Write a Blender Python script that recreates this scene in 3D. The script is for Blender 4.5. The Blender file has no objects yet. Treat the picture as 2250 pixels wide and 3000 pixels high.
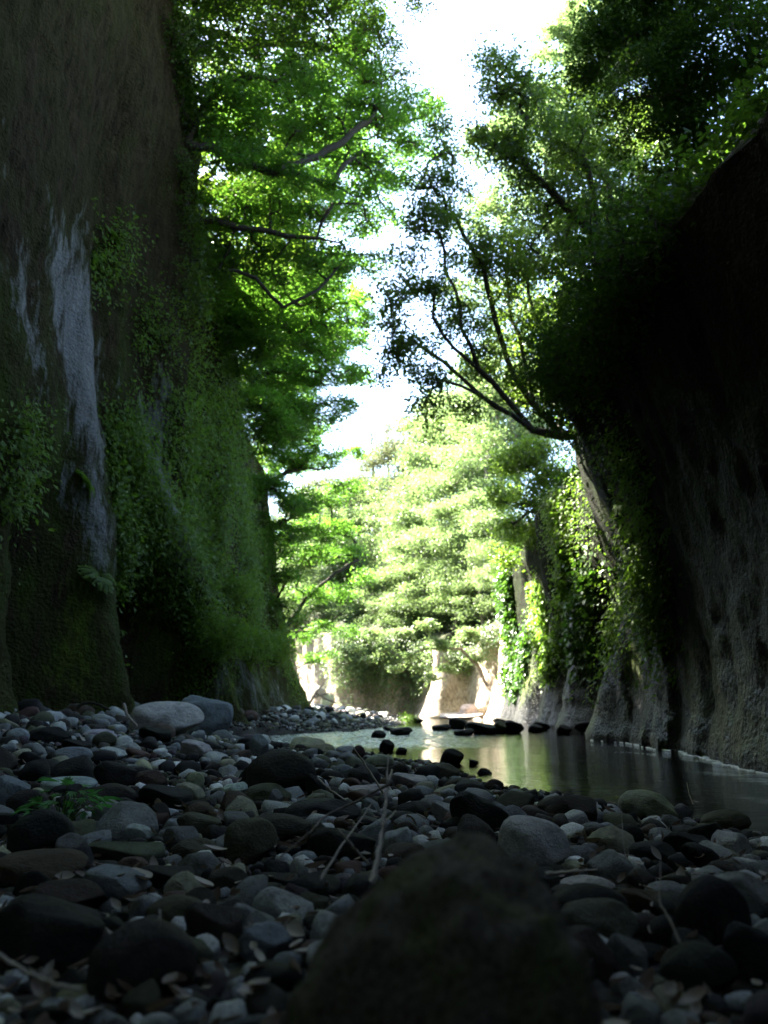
import bpy, math, random
import numpy as np
from mathutils import Vector, Matrix, Euler
from mathutils.bvhtree import BVHTree

S = bpy.context.scene
C = S.collection
R = math.radians

# ------------------------------------------------------------------ camera, sky, sun, exposure
CAM_H, PITCH, FPX = 0.50, R(13.7), 28 / 36 * 3000
cam = bpy.data.cameras.new('camera'); camo = bpy.data.objects.new('camera', cam); C.objects.link(camo)
camo.location = (0, 0, CAM_H); camo.rotation_euler = (math.pi / 2 + PITCH, 0, 0)
cam.sensor_fit = 'VERTICAL'; cam.sensor_height = 36; cam.sensor_width = 27; cam.lens = 28
cam.clip_start = 0.05; cam.clip_end = 600
cam.dof.use_dof = True; cam.dof.focus_distance = 4.0; cam.dof.aperture_fstop = 2.8
S.camera = camo

SUN_EL, SUN_AZ = R(49), R(-60)        # azimuth from +Y, negative to the left of the view
w = bpy.data.worlds.new('World'); S.world = w; w.use_nodes = True
nt = w.node_tree; bg = nt.nodes['Background']
sky = nt.nodes.new('ShaderNodeTexSky'); sky.sky_type = 'NISHITA'; sky.sun_disc = False
sky.sun_elevation = SUN_EL; sky.sun_rotation = SUN_AZ
sky.air_density = 1.0; sky.dust_density = 1.5; sky.ozone_density = 1.0
nt.links.new(sky.outputs[0], bg.inputs[0]); bg.inputs[1].default_value = 0.055
sl = bpy.data.lights.new('sun', 'SUN'); so = bpy.data.objects.new('sun', sl); C.objects.link(so)
sl.energy = 4.0; sl.angle = R(0.53); sl.color = (1.0, 0.94, 0.84)
sd = Vector((math.sin(SUN_AZ) * math.cos(SUN_EL), math.cos(SUN_AZ) * math.cos(SUN_EL), math.sin(SUN_EL)))
so.rotation_euler = sd.to_track_quat('Z', 'Y').to_euler()
so.location = sd * 60
S.view_settings.view_transform = 'Standard'; S.view_settings.look = 'None'
S.view_settings.gamma = 1.0; S.view_settings.exposure = 4.55
S.render.engine = 'CYCLES'
S.cycles.use_denoising = True
S.cycles.max_bounces = 8; S.cycles.diffuse_bounces = 5; S.cycles.glossy_bounces = 3
S.cycles.transmission_bounces = 5; S.cycles.transparent_max_bounces = 8
S.cycles.sample_clamp_indirect = 6

# ------------------------------------------------------------------ helpers
def ray(px, py):
    u, v = (px - 1125) / FPX, (1500 - py) / FPX
    c, s = math.cos(PITCH), math.sin(PITCH)
    return Vector((u, c - v * s, s + v * c))
def P(px, py, d):
    r = ray(px, py); t = d / r.y
    return Vector((r.x * t, d, CAM_H + r.z * t))
def tag(o, label=None, cat=None, group=None, kind=None):
    if label: o['label'] = label
    if cat: o['category'] = cat
    if group: o['group'] = group
    if kind: o['kind'] = kind
    return o
def empty(name, loc=(0, 0, 0)):
    o = bpy.data.objects.new(name, None); C.objects.link(o); o.location = loc; o.empty_display_size = 0.2
    return o
def link(name, me, parent=None, mat=None):
    o = bpy.data.objects.new(name, me); C.objects.link(o)
    if mat and not me.materials: me.materials.append(mat)
    if parent: o.parent = parent
    return o
def mesh_np(name, V, F, smooth=True, attrs=None, mat=None):
    """F: (n,k) int array of equal-size faces or list of such arrays"""
    if isinstance(F, np.ndarray): F = [F]
    F = [f for f in F if len(f)]
    me = bpy.data.meshes.new(name)
    V = np.asarray(V, np.float32)
    loops = np.concatenate([f.ravel() for f in F]).astype(np.int32)
    tot = np.concatenate([np.full(len(f), f.shape[1]) for f in F]).astype(np.int32)
    start = np.concatenate([[0], np.cumsum(tot)[:-1]]).astype(np.int32)
    me.vertices.add(len(V)); me.vertices.foreach_set('co', V.ravel())
    me.loops.add(len(loops)); me.loops.foreach_set('vertex_index', loops)
    me.polygons.add(len(tot)); me.polygons.foreach_set('loop_start', start); me.polygons.foreach_set('loop_total', tot)
    me.polygons.foreach_set('use_smooth', np.full(len(tot), smooth, bool))
    if attrs:
        for k, a in attrs.items():
            a = np.asarray(a, np.float32)
            if a.ndim == 1:
                at = me.attributes.new(k, 'FLOAT', 'POINT'); at.data.foreach_set('value', a)
            else:
                at = me.attributes.new(k, 'FLOAT_COLOR', 'POINT')
                if a.shape[1] == 3: a = np.concatenate([a, np.ones((len(a), 1), np.float32)], 1)
                at.data.foreach_set('color', a.ravel())
    me.update(calc_edges=True)
    if mat: me.materials.append(mat)
    return me
def h3(ix, iy, iz, seed):
    n = (ix * 374761393 + iy * 668265263 + iz * 2147483647 + seed * 1274126177) & 0xFFFFFFFF
    n = ((n ^ (n >> 13)) * 1274126177) & 0xFFFFFFFF
    n = ((n ^ (n >> 15)) * 2246822519) & 0xFFFFFFFF
    return ((n ^ (n >> 16)) & 0xFFFF) / 32767.5 - 1.0
def vnoise(p, seed=0):
    p = np.asarray(p, np.float64); i = np.floor(p).astype(np.int64); f = p - i
    f = f * f * f * (f * (f * 6 - 15) + 10)
    r = 0
    for dx in (0, 1):
        wx = f[:, 0] if dx else 1 - f[:, 0]
        for dy in (0, 1):
            wy = f[:, 1] if dy else 1 - f[:, 1]
            for dz in (0, 1):
                wz = f[:, 2] if dz else 1 - f[:, 2]
                r = r + wx * wy * wz * h3(i[:, 0] + dx, i[:, 1] + dy, i[:, 2] + dz, seed)
    return r
def fbm(p, oct=4, seed=0, gain=0.5):
    p = np.asarray(p, float); a, s, t = 1.0, 0, 0
    for k in range(oct):
        s = s + a * vnoise(p * 2 ** k, seed + k * 7); t += a; a *= gain
    return s / t
def sstep(a, b, x):
    t = np.clip((np.asarray(x, float) - a) / (b - a), 0, 1); return t * t * (3 - 2 * t)
def interp(x, pts):
    return np.interp(x, [p[0] for p in pts], [p[1] for p in pts])
def tube(pts, radii, n=6):
    pts = np.asarray(pts, float); radii = np.asarray(radii, float)
    m = len(pts)
    t = np.gradient(pts, axis=0); t /= np.linalg.norm(t, axis=1)[:, None] + 1e-9
    ref = np.where(np.abs(t[:, 2:3]) < 0.9, [[0, 0, 1]], [[1, 0, 0]])
    a = np.cross(t, ref); a /= np.linalg.norm(a, axis=1)[:, None] + 1e-9
    b = np.cross(t, a)
    ang = np.arange(n) * 2 * math.pi / n
    V = pts[:, None, :] + radii[:, None, None] * (np.cos(ang)[None, :, None] * a[:, None, :] + np.sin(ang)[None, :, None] * b[:, None, :])
    idx = np.arange(m * n).reshape(m, n)
    q = np.stack([idx[:-1], np.roll(idx, -1, 1)[:-1], np.roll(idx, -1, 1)[1:], idx[1:]], -1).reshape(-1, 4)
    return V.reshape(-1, 3), q
def tubes_mesh(name, chains, mat, n=6):
    Vs, Fs, o = [], [], 0
    for pts, rad in chains:
        k = n if max(rad) > 0.03 else (5 if max(rad) > 0.012 else 3)
        v, f = tube(pts, rad, k); Vs.append(v); Fs.append(f + o); o += len(v)
    return mesh_np(name, np.concatenate(Vs), np.concatenate(Fs), True, None, mat)

# ------------------------------------------------------------------ materials
class NT:
    def __init__(self, name):
        self.m = bpy.data.materials.new(name); self.m.use_nodes = True
        self.t = self.m.node_tree; self.t.nodes.clear()
        self.out = self.n('ShaderNodeOutputMaterial')
    def n(self, ty, **kw):
        x = self.t.nodes.new(ty)
        for k, v in kw.items(): setattr(x, k, v)
        return x
    def l(self, a, b): self.t.links.new(a, b)
    def noise(self, vec, scale, detail=4, rough=0.55):
        x = self.n('ShaderNodeTexNoise'); x.inputs['Scale'].default_value = scale
        x.inputs['Detail'].default_value = detail; x.inputs['Roughness'].default_value = rough
        if vec is not None: self.l(vec, x.inputs['Vector'])
        return x.outputs['Fac']
    def ramp(self, fac, stops):
        x = self.n('ShaderNodeValToRGB'); e = x.color_ramp.elements
        while len(e) < len(stops): e.new(0.5)
        for i, (p, c) in enumerate(stops):
            e[i].position = p; e[i].color = (*c, 1) if len(c) == 3 else c
        self.l(fac, x.inputs['Fac']); return x.outputs['Color']
    def mix(self, fac, a, b, mode='MIX'):
        x = self.n('ShaderNodeMix', data_type='RGBA', blend_type=mode)
        for s, v in ((x.inputs[0], fac), (x.inputs[6], a), (x.inputs[7], b)):
            if isinstance(v, (int, float)): s.default_value = v
            elif isinstance(v, tuple): s.default_value = (*v, 1)
            else: self.l(v, s)
        return x.outputs[2]
    def math(self, op, a, b=0.0):
        x = self.n('ShaderNodeMath', operation=op)
        for s, v in ((x.inputs[0], a), (x.inputs[1], b)):
            if isinstance(v, (int, float)): s.default_value = v
            else: self.l(v, s)
        return x.outputs[0]
    def attr(self, name, out='Fac'):
        x = self.n('ShaderNodeAttribute'); x.attribute_name = name; return x.outputs[out]
    def coord(self, out='Object', scale=None):
        x = self.n('ShaderNodeTexCoord').outputs[out]
        if scale:
            m = self.n('ShaderNodeMapping'); m.inputs['Scale'].default_value = scale; self.l(x, m.inputs[0]); x = m.outputs[0]
        return x
    def bump(self, h, dist, strength=1.0, normal=None):
        b = self.n('ShaderNodeBump'); b.inputs['Distance'].default_value = dist
        if isinstance(strength, float): b.inputs['Strength'].default_value = strength
        else: self.l(strength, b.inputs['Strength'])
        self.l(h, b.inputs['Height'])
        if normal is not None: self.l(normal, b.inputs['Normal'])
        return b.outputs[0]
    def bsdf(self, color, rough=0.8, normal=None, spec=0.5):
        b = self.n('ShaderNodeBsdfPrincipled')
        for s, v in ((b.inputs['Base Color'], color), (b.inputs['Roughness'], rough), (b.inputs['Specular IOR Level'], spec)):
            if isinstance(v, (int, float)): s.default_value = v
            elif isinstance(v, tuple): s.default_value = (*v, 1)
            else: self.l(v, s)
        if normal is not None: self.l(normal, b.inputs['Normal'])
        return b
    def done(self, sh): self.l(sh, self.out.inputs['Surface']); return self.m

def stone_mat(name, from_attr):
    t = NT(name)
    if from_attr:
        col = t.attr('tint', 'Color'); v = t.coord('Object')
    else:
        oi = t.n('ShaderNodeObjectInfo'); col = oi.outputs['Color']
        m = t.n('ShaderNodeVectorMath', operation='ADD'); t.l(t.coord('Object'), m.inputs[0])
        k = t.n('ShaderNodeVectorMath', operation='SCALE'); k.inputs[0].default_value = (31, 17, 23); t.l(oi.outputs['Random'], k.inputs['Scale'])
        t.l(k.outputs[0], m.inputs[1]); v = m.outputs[0]
    big = t.noise(v, 2.2 if not from_attr else 14, 5, 0.6)
    fine = t.noise(v, 38 if not from_attr else 160, 3, 0.7)
    c = t.mix(1.0, col, t.ramp(big, [(0.25, (0.55, 0.55, 0.53)), (0.55, (1, 1, 1)), (0.8, (1.25, 1.22, 1.12))]), 'MULTIPLY')
    c = t.mix(1.0, c, t.ramp(fine, [(0.3, (0.62, 0.62, 0.62)), (0.5, (1, 1, 1)), (0.72, (1.5, 1.5, 1.5))]), 'MULTIPLY')
    if not from_attr:
        mossn = t.noise(v, 3.1, 4, 0.65)
        c = t.mix(t.math('MULTIPLY', t.ramp(mossn, [(0.52, (0, 0, 0)), (0.68, (1, 1, 1))]), 0.45), c, (0.045, 0.052, 0.022))
    h = t.math('ADD', t.math('MULTIPLY', fine, 0.6), t.math('MULTIPLY', t.noise(v, 9 if not from_attr else 60, 4), 1.2))
    nrm = t.bump(h, 0.035 if not from_attr else 0.006, 0.6)
    return t.done(t.bsdf(c, 0.75, nrm, 0.18).outputs[0])

def leaf_mat(name, dark, light, trans, rough=0.45, tw=0.45, spec=0.4):
    t = NT(name)
    f = t.attr('tint')
    c = t.mix(f, dark, light)
    b = t.bsdf(c, rough, None, spec)
    tr = t.n('ShaderNodeBsdfTranslucent'); t.l(t.mix(f, tuple(x * 0.75 for x in trans), trans), tr.inputs['Color'])
    m = t.n('ShaderNodeMixShader'); m.inputs[0].default_value = tw
    t.l(b.outputs[0], m.inputs[1]); t.l(tr.outputs[0], m.inputs[2])
    return t.done(m.outputs[0])

def bark_mat(name, a, b):
    t = NT(name); v = t.coord('Object')
    n = t.noise(v, 7, 5, 0.6)
    return t.done(t.bsdf(t.mix(n, a, b), 0.85, t.bump(t.noise(v, 40, 3), 0.02, 0.6), 0.2).outputs[0])

def cliff_mat(name, soil, moss, bare):
    t = NT(name); v = t.coord('Object'); vs = t.coord('Object', (1.0, 1.0, 0.24))
    streak = t.noise(vs, 3.2, 6, 0.62); streak2 = t.noise(vs, 11, 5, 0.6)
    gran = t.noise(v, 26, 3, 0.7); blot = t.noise(v, 0.9, 5, 0.6)
    s1 = t.mix(t.ramp(streak2, [(0.32, (0, 0, 0)), (0.7, (1, 1, 1))]), tuple(x * 0.45 for x in soil), tuple(x * 1.5 for x in soil))
    mossf = t.math('MULTIPLY', t.ramp(t.math('ADD', t.math('MULTIPLY', streak, 0.6), t.math('MULTIPLY', blot, 0.4)), [(0.38, (0, 0, 0)), (0.6, (1, 1, 1))]), t.attr('moss'))
    mcol = t.mix(gran, tuple(x * 0.5 for x in moss), tuple(x * 1.5 for x in moss))
    c = t.mix(mossf, s1, mcol)
    bf = t.ramp(t.math('ADD', t.attr('bare'), t.math('MULTIPLY', t.math('SUBTRACT', t.math('ADD', t.math('MULTIPLY', streak2, 0.5), t.math('MULTIPLY', streak, 0.5)), 0.5), 1.9)), [(0.40, (0, 0, 0)), (0.70, (1, 1, 1))])
    bc = t.mix(t.ramp(gran, [(0.36, (0, 0, 0)), (0.56, (1, 1, 1))]), tuple(x * 0.5 for x in bare), bare)
    bc = t.mix(t.ramp(streak, [(0.45, (0, 0, 0)), (0.75, (1, 1, 1))]), bc, tuple(x * 1.25 for x in bare))
    c = t.mix(bf, c, bc)
    vor = t.n('ShaderNodeTexVoronoi'); vor.inputs['Scale'].default_value = 17; t.l(v, vor.inputs['Vector'])
    c = t.mix(t.math('MULTIPLY', t.ramp(t.math('ADD', t.attr('lime'), t.math('MULTIPLY', t.math('SUBTRACT', streak2, 0.5), 1.6)), [(0.35, (0, 0, 0)), (0.75, (1, 1, 1))]), 0.85), c, t.mix(gran, (0.05, 0.075, 0.008), (0.12, 0.165, 0.015)))
    h = t.math('ADD', t.math('ADD', t.math('MULTIPLY', streak2, 0.7), t.math('MULTIPLY', gran, 1.0)), t.math('ADD', t.math('MULTIPLY', vor.outputs['Distance'], -0.55), t.math('MULTIPLY', t.noise(v, 5, 5, 0.65), 1.3)))
    nrm = t.bump(h, 0.09, 0.9)
    wet = t.attr('wet')
    rough = t.math('SUBTRACT', 0.9, t.math('MULTIPLY', wet, 0.55))
    return t.done(t.bsdf(c, rough, nrm, t.math('ADD', 0.08, t.math('MULTIPLY', wet, 0.25))).outputs[0])

M_STONE = stone_mat('river_stone', False)
M_PEBBLE = stone_mat('river_pebble', True)
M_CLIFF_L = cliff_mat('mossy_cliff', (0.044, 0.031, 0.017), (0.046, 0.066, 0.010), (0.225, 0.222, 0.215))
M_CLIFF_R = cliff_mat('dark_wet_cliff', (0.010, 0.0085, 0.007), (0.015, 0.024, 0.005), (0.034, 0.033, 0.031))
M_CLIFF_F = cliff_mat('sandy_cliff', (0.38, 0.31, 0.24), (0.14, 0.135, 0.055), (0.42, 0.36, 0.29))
M_BARK = bark_mat('dark_bark', (0.028, 0.022, 0.017), (0.075, 0.062, 0.048))
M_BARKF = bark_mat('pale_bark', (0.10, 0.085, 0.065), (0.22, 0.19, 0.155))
M_TWIG = bark_mat('dry_twig', (0.20, 0.165, 0.13), (0.40, 0.34, 0.28))
M_MAPLE = leaf_mat('maple_leaf', (0.034, 0.080, 0.013), (0.075, 0.150, 0.024), (0.15, 0.34, 0.03), 0.5, 0.5)
M_BROAD = leaf_mat('broad_leaf', (0.018, 0.038, 0.012), (0.050, 0.085, 0.020), (0.21, 0.36, 0.03), 0.35, 0.45, 0.5)
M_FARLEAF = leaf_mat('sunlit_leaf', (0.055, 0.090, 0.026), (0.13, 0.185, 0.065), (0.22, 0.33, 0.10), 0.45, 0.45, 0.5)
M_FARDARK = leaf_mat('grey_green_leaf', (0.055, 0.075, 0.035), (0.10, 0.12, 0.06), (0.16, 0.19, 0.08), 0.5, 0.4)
M_UNDER = leaf_mat('undergrowth_leaf', (0.045, 0.090, 0.014), (0.12, 0.19, 0.026), (0.20, 0.37, 0.03), 0.5, 0.42)
M_IVY = leaf_mat('ivy_leaf', (0.020, 0.050, 0.014), (0.050, 0.105, 0.020), (0.10, 0.24, 0.02), 0.36, 0.3, 0.35)
M_EVERG = leaf_mat('evergreen_leaf', (0.012, 0.030, 0.008), (0.030, 0.068, 0.013), (0.09, 0.19, 0.015), 0.6, 0.35, 0.12)
M_PLANT = leaf_mat('plant_leaf', (0.045, 0.13, 0.035), (0.07, 0.20, 0.05), (0.12, 0.42, 0.08), 0.45, 0.45)
M_DRY = leaf_mat('dry_leaf', (0.14, 0.095, 0.065), (0.46, 0.40, 0.33), (0.20, 0.13, 0.08), 0.55, 0.2)

def ground_mat():
    t = NT('gravel_silt'); v = t.coord('Object')
    vo = t.n('ShaderNodeTexVoronoi'); vo.inputs['Scale'].default_value = 26; t.l(v, vo.inputs['Vector'])
    c = t.mix(0.75, t.ramp(t.noise(v, 6, 6), [(0.3, (0.035, 0.03, 0.026)), (0.7, (0.10, 0.088, 0.072))]), t.mix(0.85, vo.outputs['Color'], (0.09, 0.088, 0.085)), 'OVERLAY')
    return t.done(t.bsdf(c, 0.9, t.bump(vo.outputs['Distance'], 0.03, 0.8), 0.3).outputs[0])
M_GROUND = ground_mat()
def hill_mat():
    t = NT('forest_floor'); v = t.coord('Object')
    return t.done(t.bsdf(t.ramp(t.noise(v, 1.5, 6), [(0.3, (0.03, 0.028, 0.018)), (0.7, (0.05, 0.062, 0.024))]), 0.95, t.bump(t.noise(v, 5, 4), 0.3), 0.2).outputs[0])
M_HILL = hill_mat()
def water_mat():
    t = NT('clear_river_water'); v = t.coord('Object', (1.0, 2.2, 1.0))
    n1 = t.noise(v, 3.0, 3, 0.5); n2 = t.noise(v, 13, 3, 0.55)
    h = t.math('ADD', n1, t.math('MULTIPLY', n2, 0.3))
    st = t.math('ADD', 0.035, t.math('MULTIPLY', t.attr('rough'), 0.9))
    nrm = t.bump(h, 0.05, st)
    b = t.bsdf((0.005, 0.008, 0.005), 0.03, nrm, 0.5); b.inputs['IOR'].default_value = 1.33
    foam = t.math('MULTIPLY', t.ramp(t.noise(v, 9, 5, 0.7), [(0.46, (0, 0, 0)), (0.60, (1, 1, 1))]), t.attr('foam'))  # white foam colour painted in for the sky reflected in the rapids
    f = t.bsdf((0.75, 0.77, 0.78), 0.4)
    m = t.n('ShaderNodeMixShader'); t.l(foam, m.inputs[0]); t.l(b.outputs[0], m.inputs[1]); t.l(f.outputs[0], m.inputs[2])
    return t.done(m.outputs[0])
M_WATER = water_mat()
tt = NT('foam'); M_FOAM = tt.done(tt.bsdf((0.7, 0.72, 0.74), 0.4).outputs[0])

# ------------------------------------------------------------------ terrain functions
WATER_Z = -0.12
SHORE = [(-20, 3.5), (0, 4.0), (1.5, 3.2), (2.5, 2.45), (3.5, 1.95), (4.4, 1.55), (5.2, 1.2), (6.2, 1.0), (7.6, 0.75), (8.8, 0.40), (10.0, 0.02), (10.6, -0.6),
         (11.2, -1.5), (12.3, -2.4), (15, -2.9), (18, -2.7), (19, -2.1), (20.7, -1.0), (24, -0.2), (29, 0.55), (38, 1.0), (42, 1.3), (60, 1.3)]
def gz(x, y):
    x = np.asarray(x, float); y = np.asarray(y, float)
    d = interp(y, SHORE) - x
    d = d + 0.22 * vnoise(np.stack([x * 1.1, y * 1.1, 0 * x], -1).reshape(-1, 3), 5).reshape(x.shape)
    bar = 0.13 * (1 - np.exp(-np.maximum(d, 0) / 0.6)) + 0.22 * sstep(0.3, 3.0, d) * sstep(15, 22, y)
    bar = bar + 0.36 * sstep(1.0, 4.6, -x) * sstep(3.0, 7.0, y) * (1 - 0.3 * sstep(16, 22, y))
    und = 0.30 * np.minimum(d, 0)
    n = 0.03 * vnoise(np.stack([x * 1.7, y * 1.7, 0 * x + 3], -1).reshape(-1, 3), 9).reshape(x.shape)
    return WATER_Z + np.where(d > 0, bar, np.maximum(und, -0.7)) + n * (d > 0.15)
def gz1(x, y): return float(gz(np.array([x]), np.array([y]))[0])
def ground_hit(px, py, water=False):
    r = ray(px, py)
    if water:
        t = (WATER_Z - CAM_H) / r.z; return Vector((r.x * t, r.y * t, WATER_Z))
    t0 = 0.3
    while t0 < 60:
        p = Vector((0, 0, CAM_H)) + r * t0
        if p.z <= gz1(p.x, p.y): break
        t0 *= 1.01
    p = Vector((0, 0, CAM_H)) + r * t0
    return p

xs = np.concatenate([np.linspace(-16, -6, 11), np.linspace(-5.8, 6, 150), np.linspace(6.5, 16, 10)])
ys = np.concatenate([np.linspace(-24, -2, 20), np.linspace(-1.8, 12, 150), np.linspace(12.2, 50, 150), np.linspace(52, 70, 8)])
X, Y = np.meshgrid(xs, ys); Z = gz(X, Y)
idx = np.arange(X.size).reshape(X.shape)
F = np.stack([idx[:-1, :-1], idx[:-1, 1:], idx[1:, 1:], idx[1:, :-1]], -1).reshape(-1, 4)
g = link('river_bed', mesh_np('river_bed', np.stack([X, Y, Z], -1).reshape(-1, 3), F, True, None, M_GROUND))
tag(g, 'grey silt and gravel bed of the gorge under the stones', 'ground', kind='structure')

# water sheet with real ripples in the rapids
xs = np.linspace(-4.5, 9, 230); ys = np.concatenate([np.linspace(-22, 2, 20), np.linspace(2.2, 50, 520)])
X, Y = np.meshgrid(xs, ys)
def rapid(x, y):
    a = sstep(12.0, 13.5, y) * (1 - sstep(21, 27, y))
    b = 1 - sstep(0.4, 2.6, x - 0.04 * (y - 16))
    return a * b
rp = rapid(X, Y)
pn = np.stack([X * 2.4, Y * 1.2, 0 * X], -1).reshape(-1, 3)
Zw = WATER_Z + rp * 0.035 * fbm(pn, 3, 40).reshape(X.shape) + 0.003 * vnoise(pn * 0.9, 50).reshape(X.shape)
sky_glint = np.clip(rp * 1.3, 0, 1)  # mask of the white painted as sky glint on the rapids
idx = np.arange(X.size).reshape(X.shape)
F = np.stack([idx[:-1, :-1], idx[:-1, 1:], idx[1:, 1:], idx[1:, :-1]], -1).reshape(-1, 4)
rough = np.clip(0.22 + 0.8 * rp + 0.35 * sstep(21, 26, Y), 0, 1)
wo = link('river_water', mesh_np('river_water', np.stack([X, Y, Zw], -1).reshape(-1, 3), F, True, {'rough': rough.ravel(), 'foam': sky_glint.ravel()}, M_WATER))
tag(wo, 'dark calm river pool reflecting sunlit green trees, with small rapids beyond', 'water', kind='structure')

# ------------------------------------------------------------------ cliffs
def resample(path, step_fn):
    p = np.array(path, float); out = []
    pp = np.vstack([2 * p[0] - p[1], p, 2 * p[-1] - p[-2]])
    for i in range(1, len(pp) - 2):
        for t in np.linspace(0, 1, 60, endpoint=False):
            a, b, c, d = pp[i - 1], pp[i], pp[i + 1], pp[i + 2]
            out.append(0.5 * (2 * b + (c - a) * t + (2 * a - 5 * b + 4 * c - d) * t * t + (3 * b - 3 * c + d - a) * t ** 3))
    out.append(p[-1]); out = np.array(out)
    L = np.concatenate([[0], np.cumsum(np.linalg.norm(np.diff(out, axis=0), axis=1))])
    s = [0.0]
    while s[-1] < L[-1]:
        x, y = np.interp(s[-1], L, out[:, 0]), np.interp(s[-1], L, out[:, 1]); s.append(s[-1] + step_fn(x, y))
    s = np.array(s[:-1])
    return np.stack([np.interp(s, L, out[:, 0]), np.interp(s, L, out[:, 1])], 1), s
CL = {}
def build_cliff(name, path, side, step_fn, off_fn, rim_fn, nz, seed, namp, slope=0.55, back=14):
    """side +1: gorge to the right of the path's travel; -1: to its left"""
    q, s = resample(path, step_fn)
    t = np.gradient(q, axis=0); k = 9
    t = np.stack([np.convolve(np.pad(t[:, i], k, 'edge'), np.ones(2 * k + 1) / (2 * k + 1), 'valid') for i in (0, 1)], 1)
    t /= np.linalg.norm(t, axis=1)[:, None]
    nrm = np.stack([t[:, 1], -t[:, 0]], 1) * side
    rim = rim_fn(q[:, 0], q[:, 1])
    u = np.linspace(0, 1, nz)[:, None] ** 1.15
    Zc = -0.9 + (rim[None, :] + 0.9) * u
    Yc = np.broadcast_to(q[:, 1][None], Zc.shape); Xc = np.broadcast_to(q[:, 0][None], Zc.shape)
    o = off_fn(Xc, Yc, Zc)
    pts = np.stack([Xc * 0.55, Yc * 0.55, Zc * 0.14], -1).reshape(-1, 3)
    pf = np.stack([Xc * 3, Yc * 3, Zc * 1.2], -1).reshape(-1, 3)
    o = o + namp * 1.0 * fbm(pts, 4, seed).reshape(Zc.shape) + namp * 0.2 * fbm(pf, 3, seed + 50).reshape(Zc.shape)
    pm = np.stack([Xc * 1.3, Yc * 1.3, Zc * 0.22], -1).reshape(-1, 3)
    o = o + namp * 0.45 * np.abs(vnoise(pm, seed + 80)).reshape(Zc.shape)
    pb = np.stack([Xc * 0.8, Yc * 0.8, Zc * 0.45], -1).reshape(-1, 3)
    nb = fbm(pb, 4, seed + 90); fr = nb * 4 - np.floor(nb * 4)
    o = o + namp * (0.5 if side > 0 else 0.15) * ((np.floor(nb * 4) + np.clip(fr * 4 - 1.5, 0, 1)) / 4).reshape(Zc.shape)
    o = o + 0.045 * fbm(np.stack([Xc * 5, Yc * 5, Zc * 4], -1).reshape(-1, 3), 3, seed + 95).reshape(Zc.shape)
    V = np.stack([Xc + nrm[None, :, 0] * o, Yc + nrm[None, :, 1] * o, Zc], -1)
    rows = [V]
    top = V[-1]
    for b in (0.5, 1.2, 2.4, 4.2, 7, 10.5, back):
        nn = 0.35 * fbm(np.stack([q[:, 0] * 0.5, q[:, 1] * 0.5, 0 * s + b], -1), 3, seed + 9)
        r = top.copy(); r[:, 0] -= nrm[:, 0] * b; r[:, 1] -= nrm[:, 1] * b; r[:, 2] += slope * b + nn + 0.3; rows.append(r[None])
    V = np.concatenate(rows, 0)
    idx = np.arange(V.shape[0] * V.shape[1]).reshape(V.shape[:2])
    F = np.stack([idx[:-1, :-1], idx[:-1, 1:], idx[1:, 1:], idx[1:, :-1]], -1).reshape(-1, 4)
    if side > 0: F = F[:, ::-1]
    CL[name] = dict(V=V, F=F, q=q, nrm=nrm, nz=nz, bvh=BVHTree.FromPolygons(V.reshape(-1, 3).tolist(), F.tolist()))
    return CL[name]
def finish_cliff(name, mat, label, bare, moss, wet, lime=lambda V: 0 * V[:, 0]):
    c = CL[name]; V = c['V'].reshape(-1, 3)
    o = link(name, mesh_np(name, V, c['F'], True, {'bare': bare(V), 'moss': moss(V), 'wet': wet(V), 'lime': lime(V)}, mat))
    o.data.materials.append(M_HILL); nf = (c['nz'] - 1) * (c['V'].shape[1] - 1)
    mi = np.zeros(len(c['F']), np.int32); mi[nf:] = 1; o.data.polygons.foreach_set('material_index', mi)
    tag(o, label, 'cliff', kind='structure'); return o
def cliff_hit(name, px, py):
    r = CL[name]['bvh'].ray_cast(Vector((0, 0, CAM_H)), ray(px, py).normalized())
    return r[0], r[1]
def gs(x, c, w): return np.exp(-((x - c) / w) ** 2)

def off_left(X, Y, Z):
    near = -0.55 * (np.clip(Z, 0, 30) / 12) ** 0.8
    far = -2.3 * (np.clip(Z, 0, 30) / 11) ** 0.75
    k = sstep(19, 30, Y)
    o = near * (1 - k) + far * k
    fl = np.exp(-np.clip(Z, 0, 30) / 1.4)
    o = o + fl * 0.35
    z = np.clip(Z, 0, 12)
    # buttress feet and hollows
    lo = 1 - sstep(3.0, 5.2, Z)
    o = o + 0.55 * gs(Y, 12.4 + 0.1 * z, 0.75) * (1 - sstep(2.0, 6.0, Z))
    o = o + 0.95 * gs(Y, 17.8 - 0.6 * z, 1.0) * (1 - sstep(2.5, 6.0, Z))
    o = o - 1.1 * gs(Y, 14.8 - 0.12 * z, 1.05) * (1 - sstep(1.6, 3.6, Z)) * lo
    o = o - 0.7 * gs(Y, 11.0 + 0.12 * z, 0.55) * (1 - sstep(2.2, 4.6, Z))
    o = o + 0.5 * gs(Y, 20.5, 1.6) * (1 - sstep(0.8, 2.6, Z))
    o = o - 0.30 * gs(Y, 13.3 - 0.15 * (z - 6), 0.5) * sstep(2.6, 4.5, Z)
    o = o + 0.35 * gs(Y, 16.0, 0.9) * sstep(4, 7, Z)
    o = o + 0.25 * gs(Y, 23.5, 1.0) * sstep(1, 3, Z)
    # brow over the near wall
    o = o + 0.5 * sstep(9.5, 13, Z) * (1 - sstep(14, 18, Y))
    return o
def rim_left(X, Y):
    r = interp(Y, [(-22, 16), (8, 18), (13, 17.5), (14.5, 15.7), (16.5, 12.6), (18.5, 12.2), (22, 11.6), (27, 10.8), (30.5, 10.2), (34, 8.5), (38, 8)])
    return r
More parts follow.
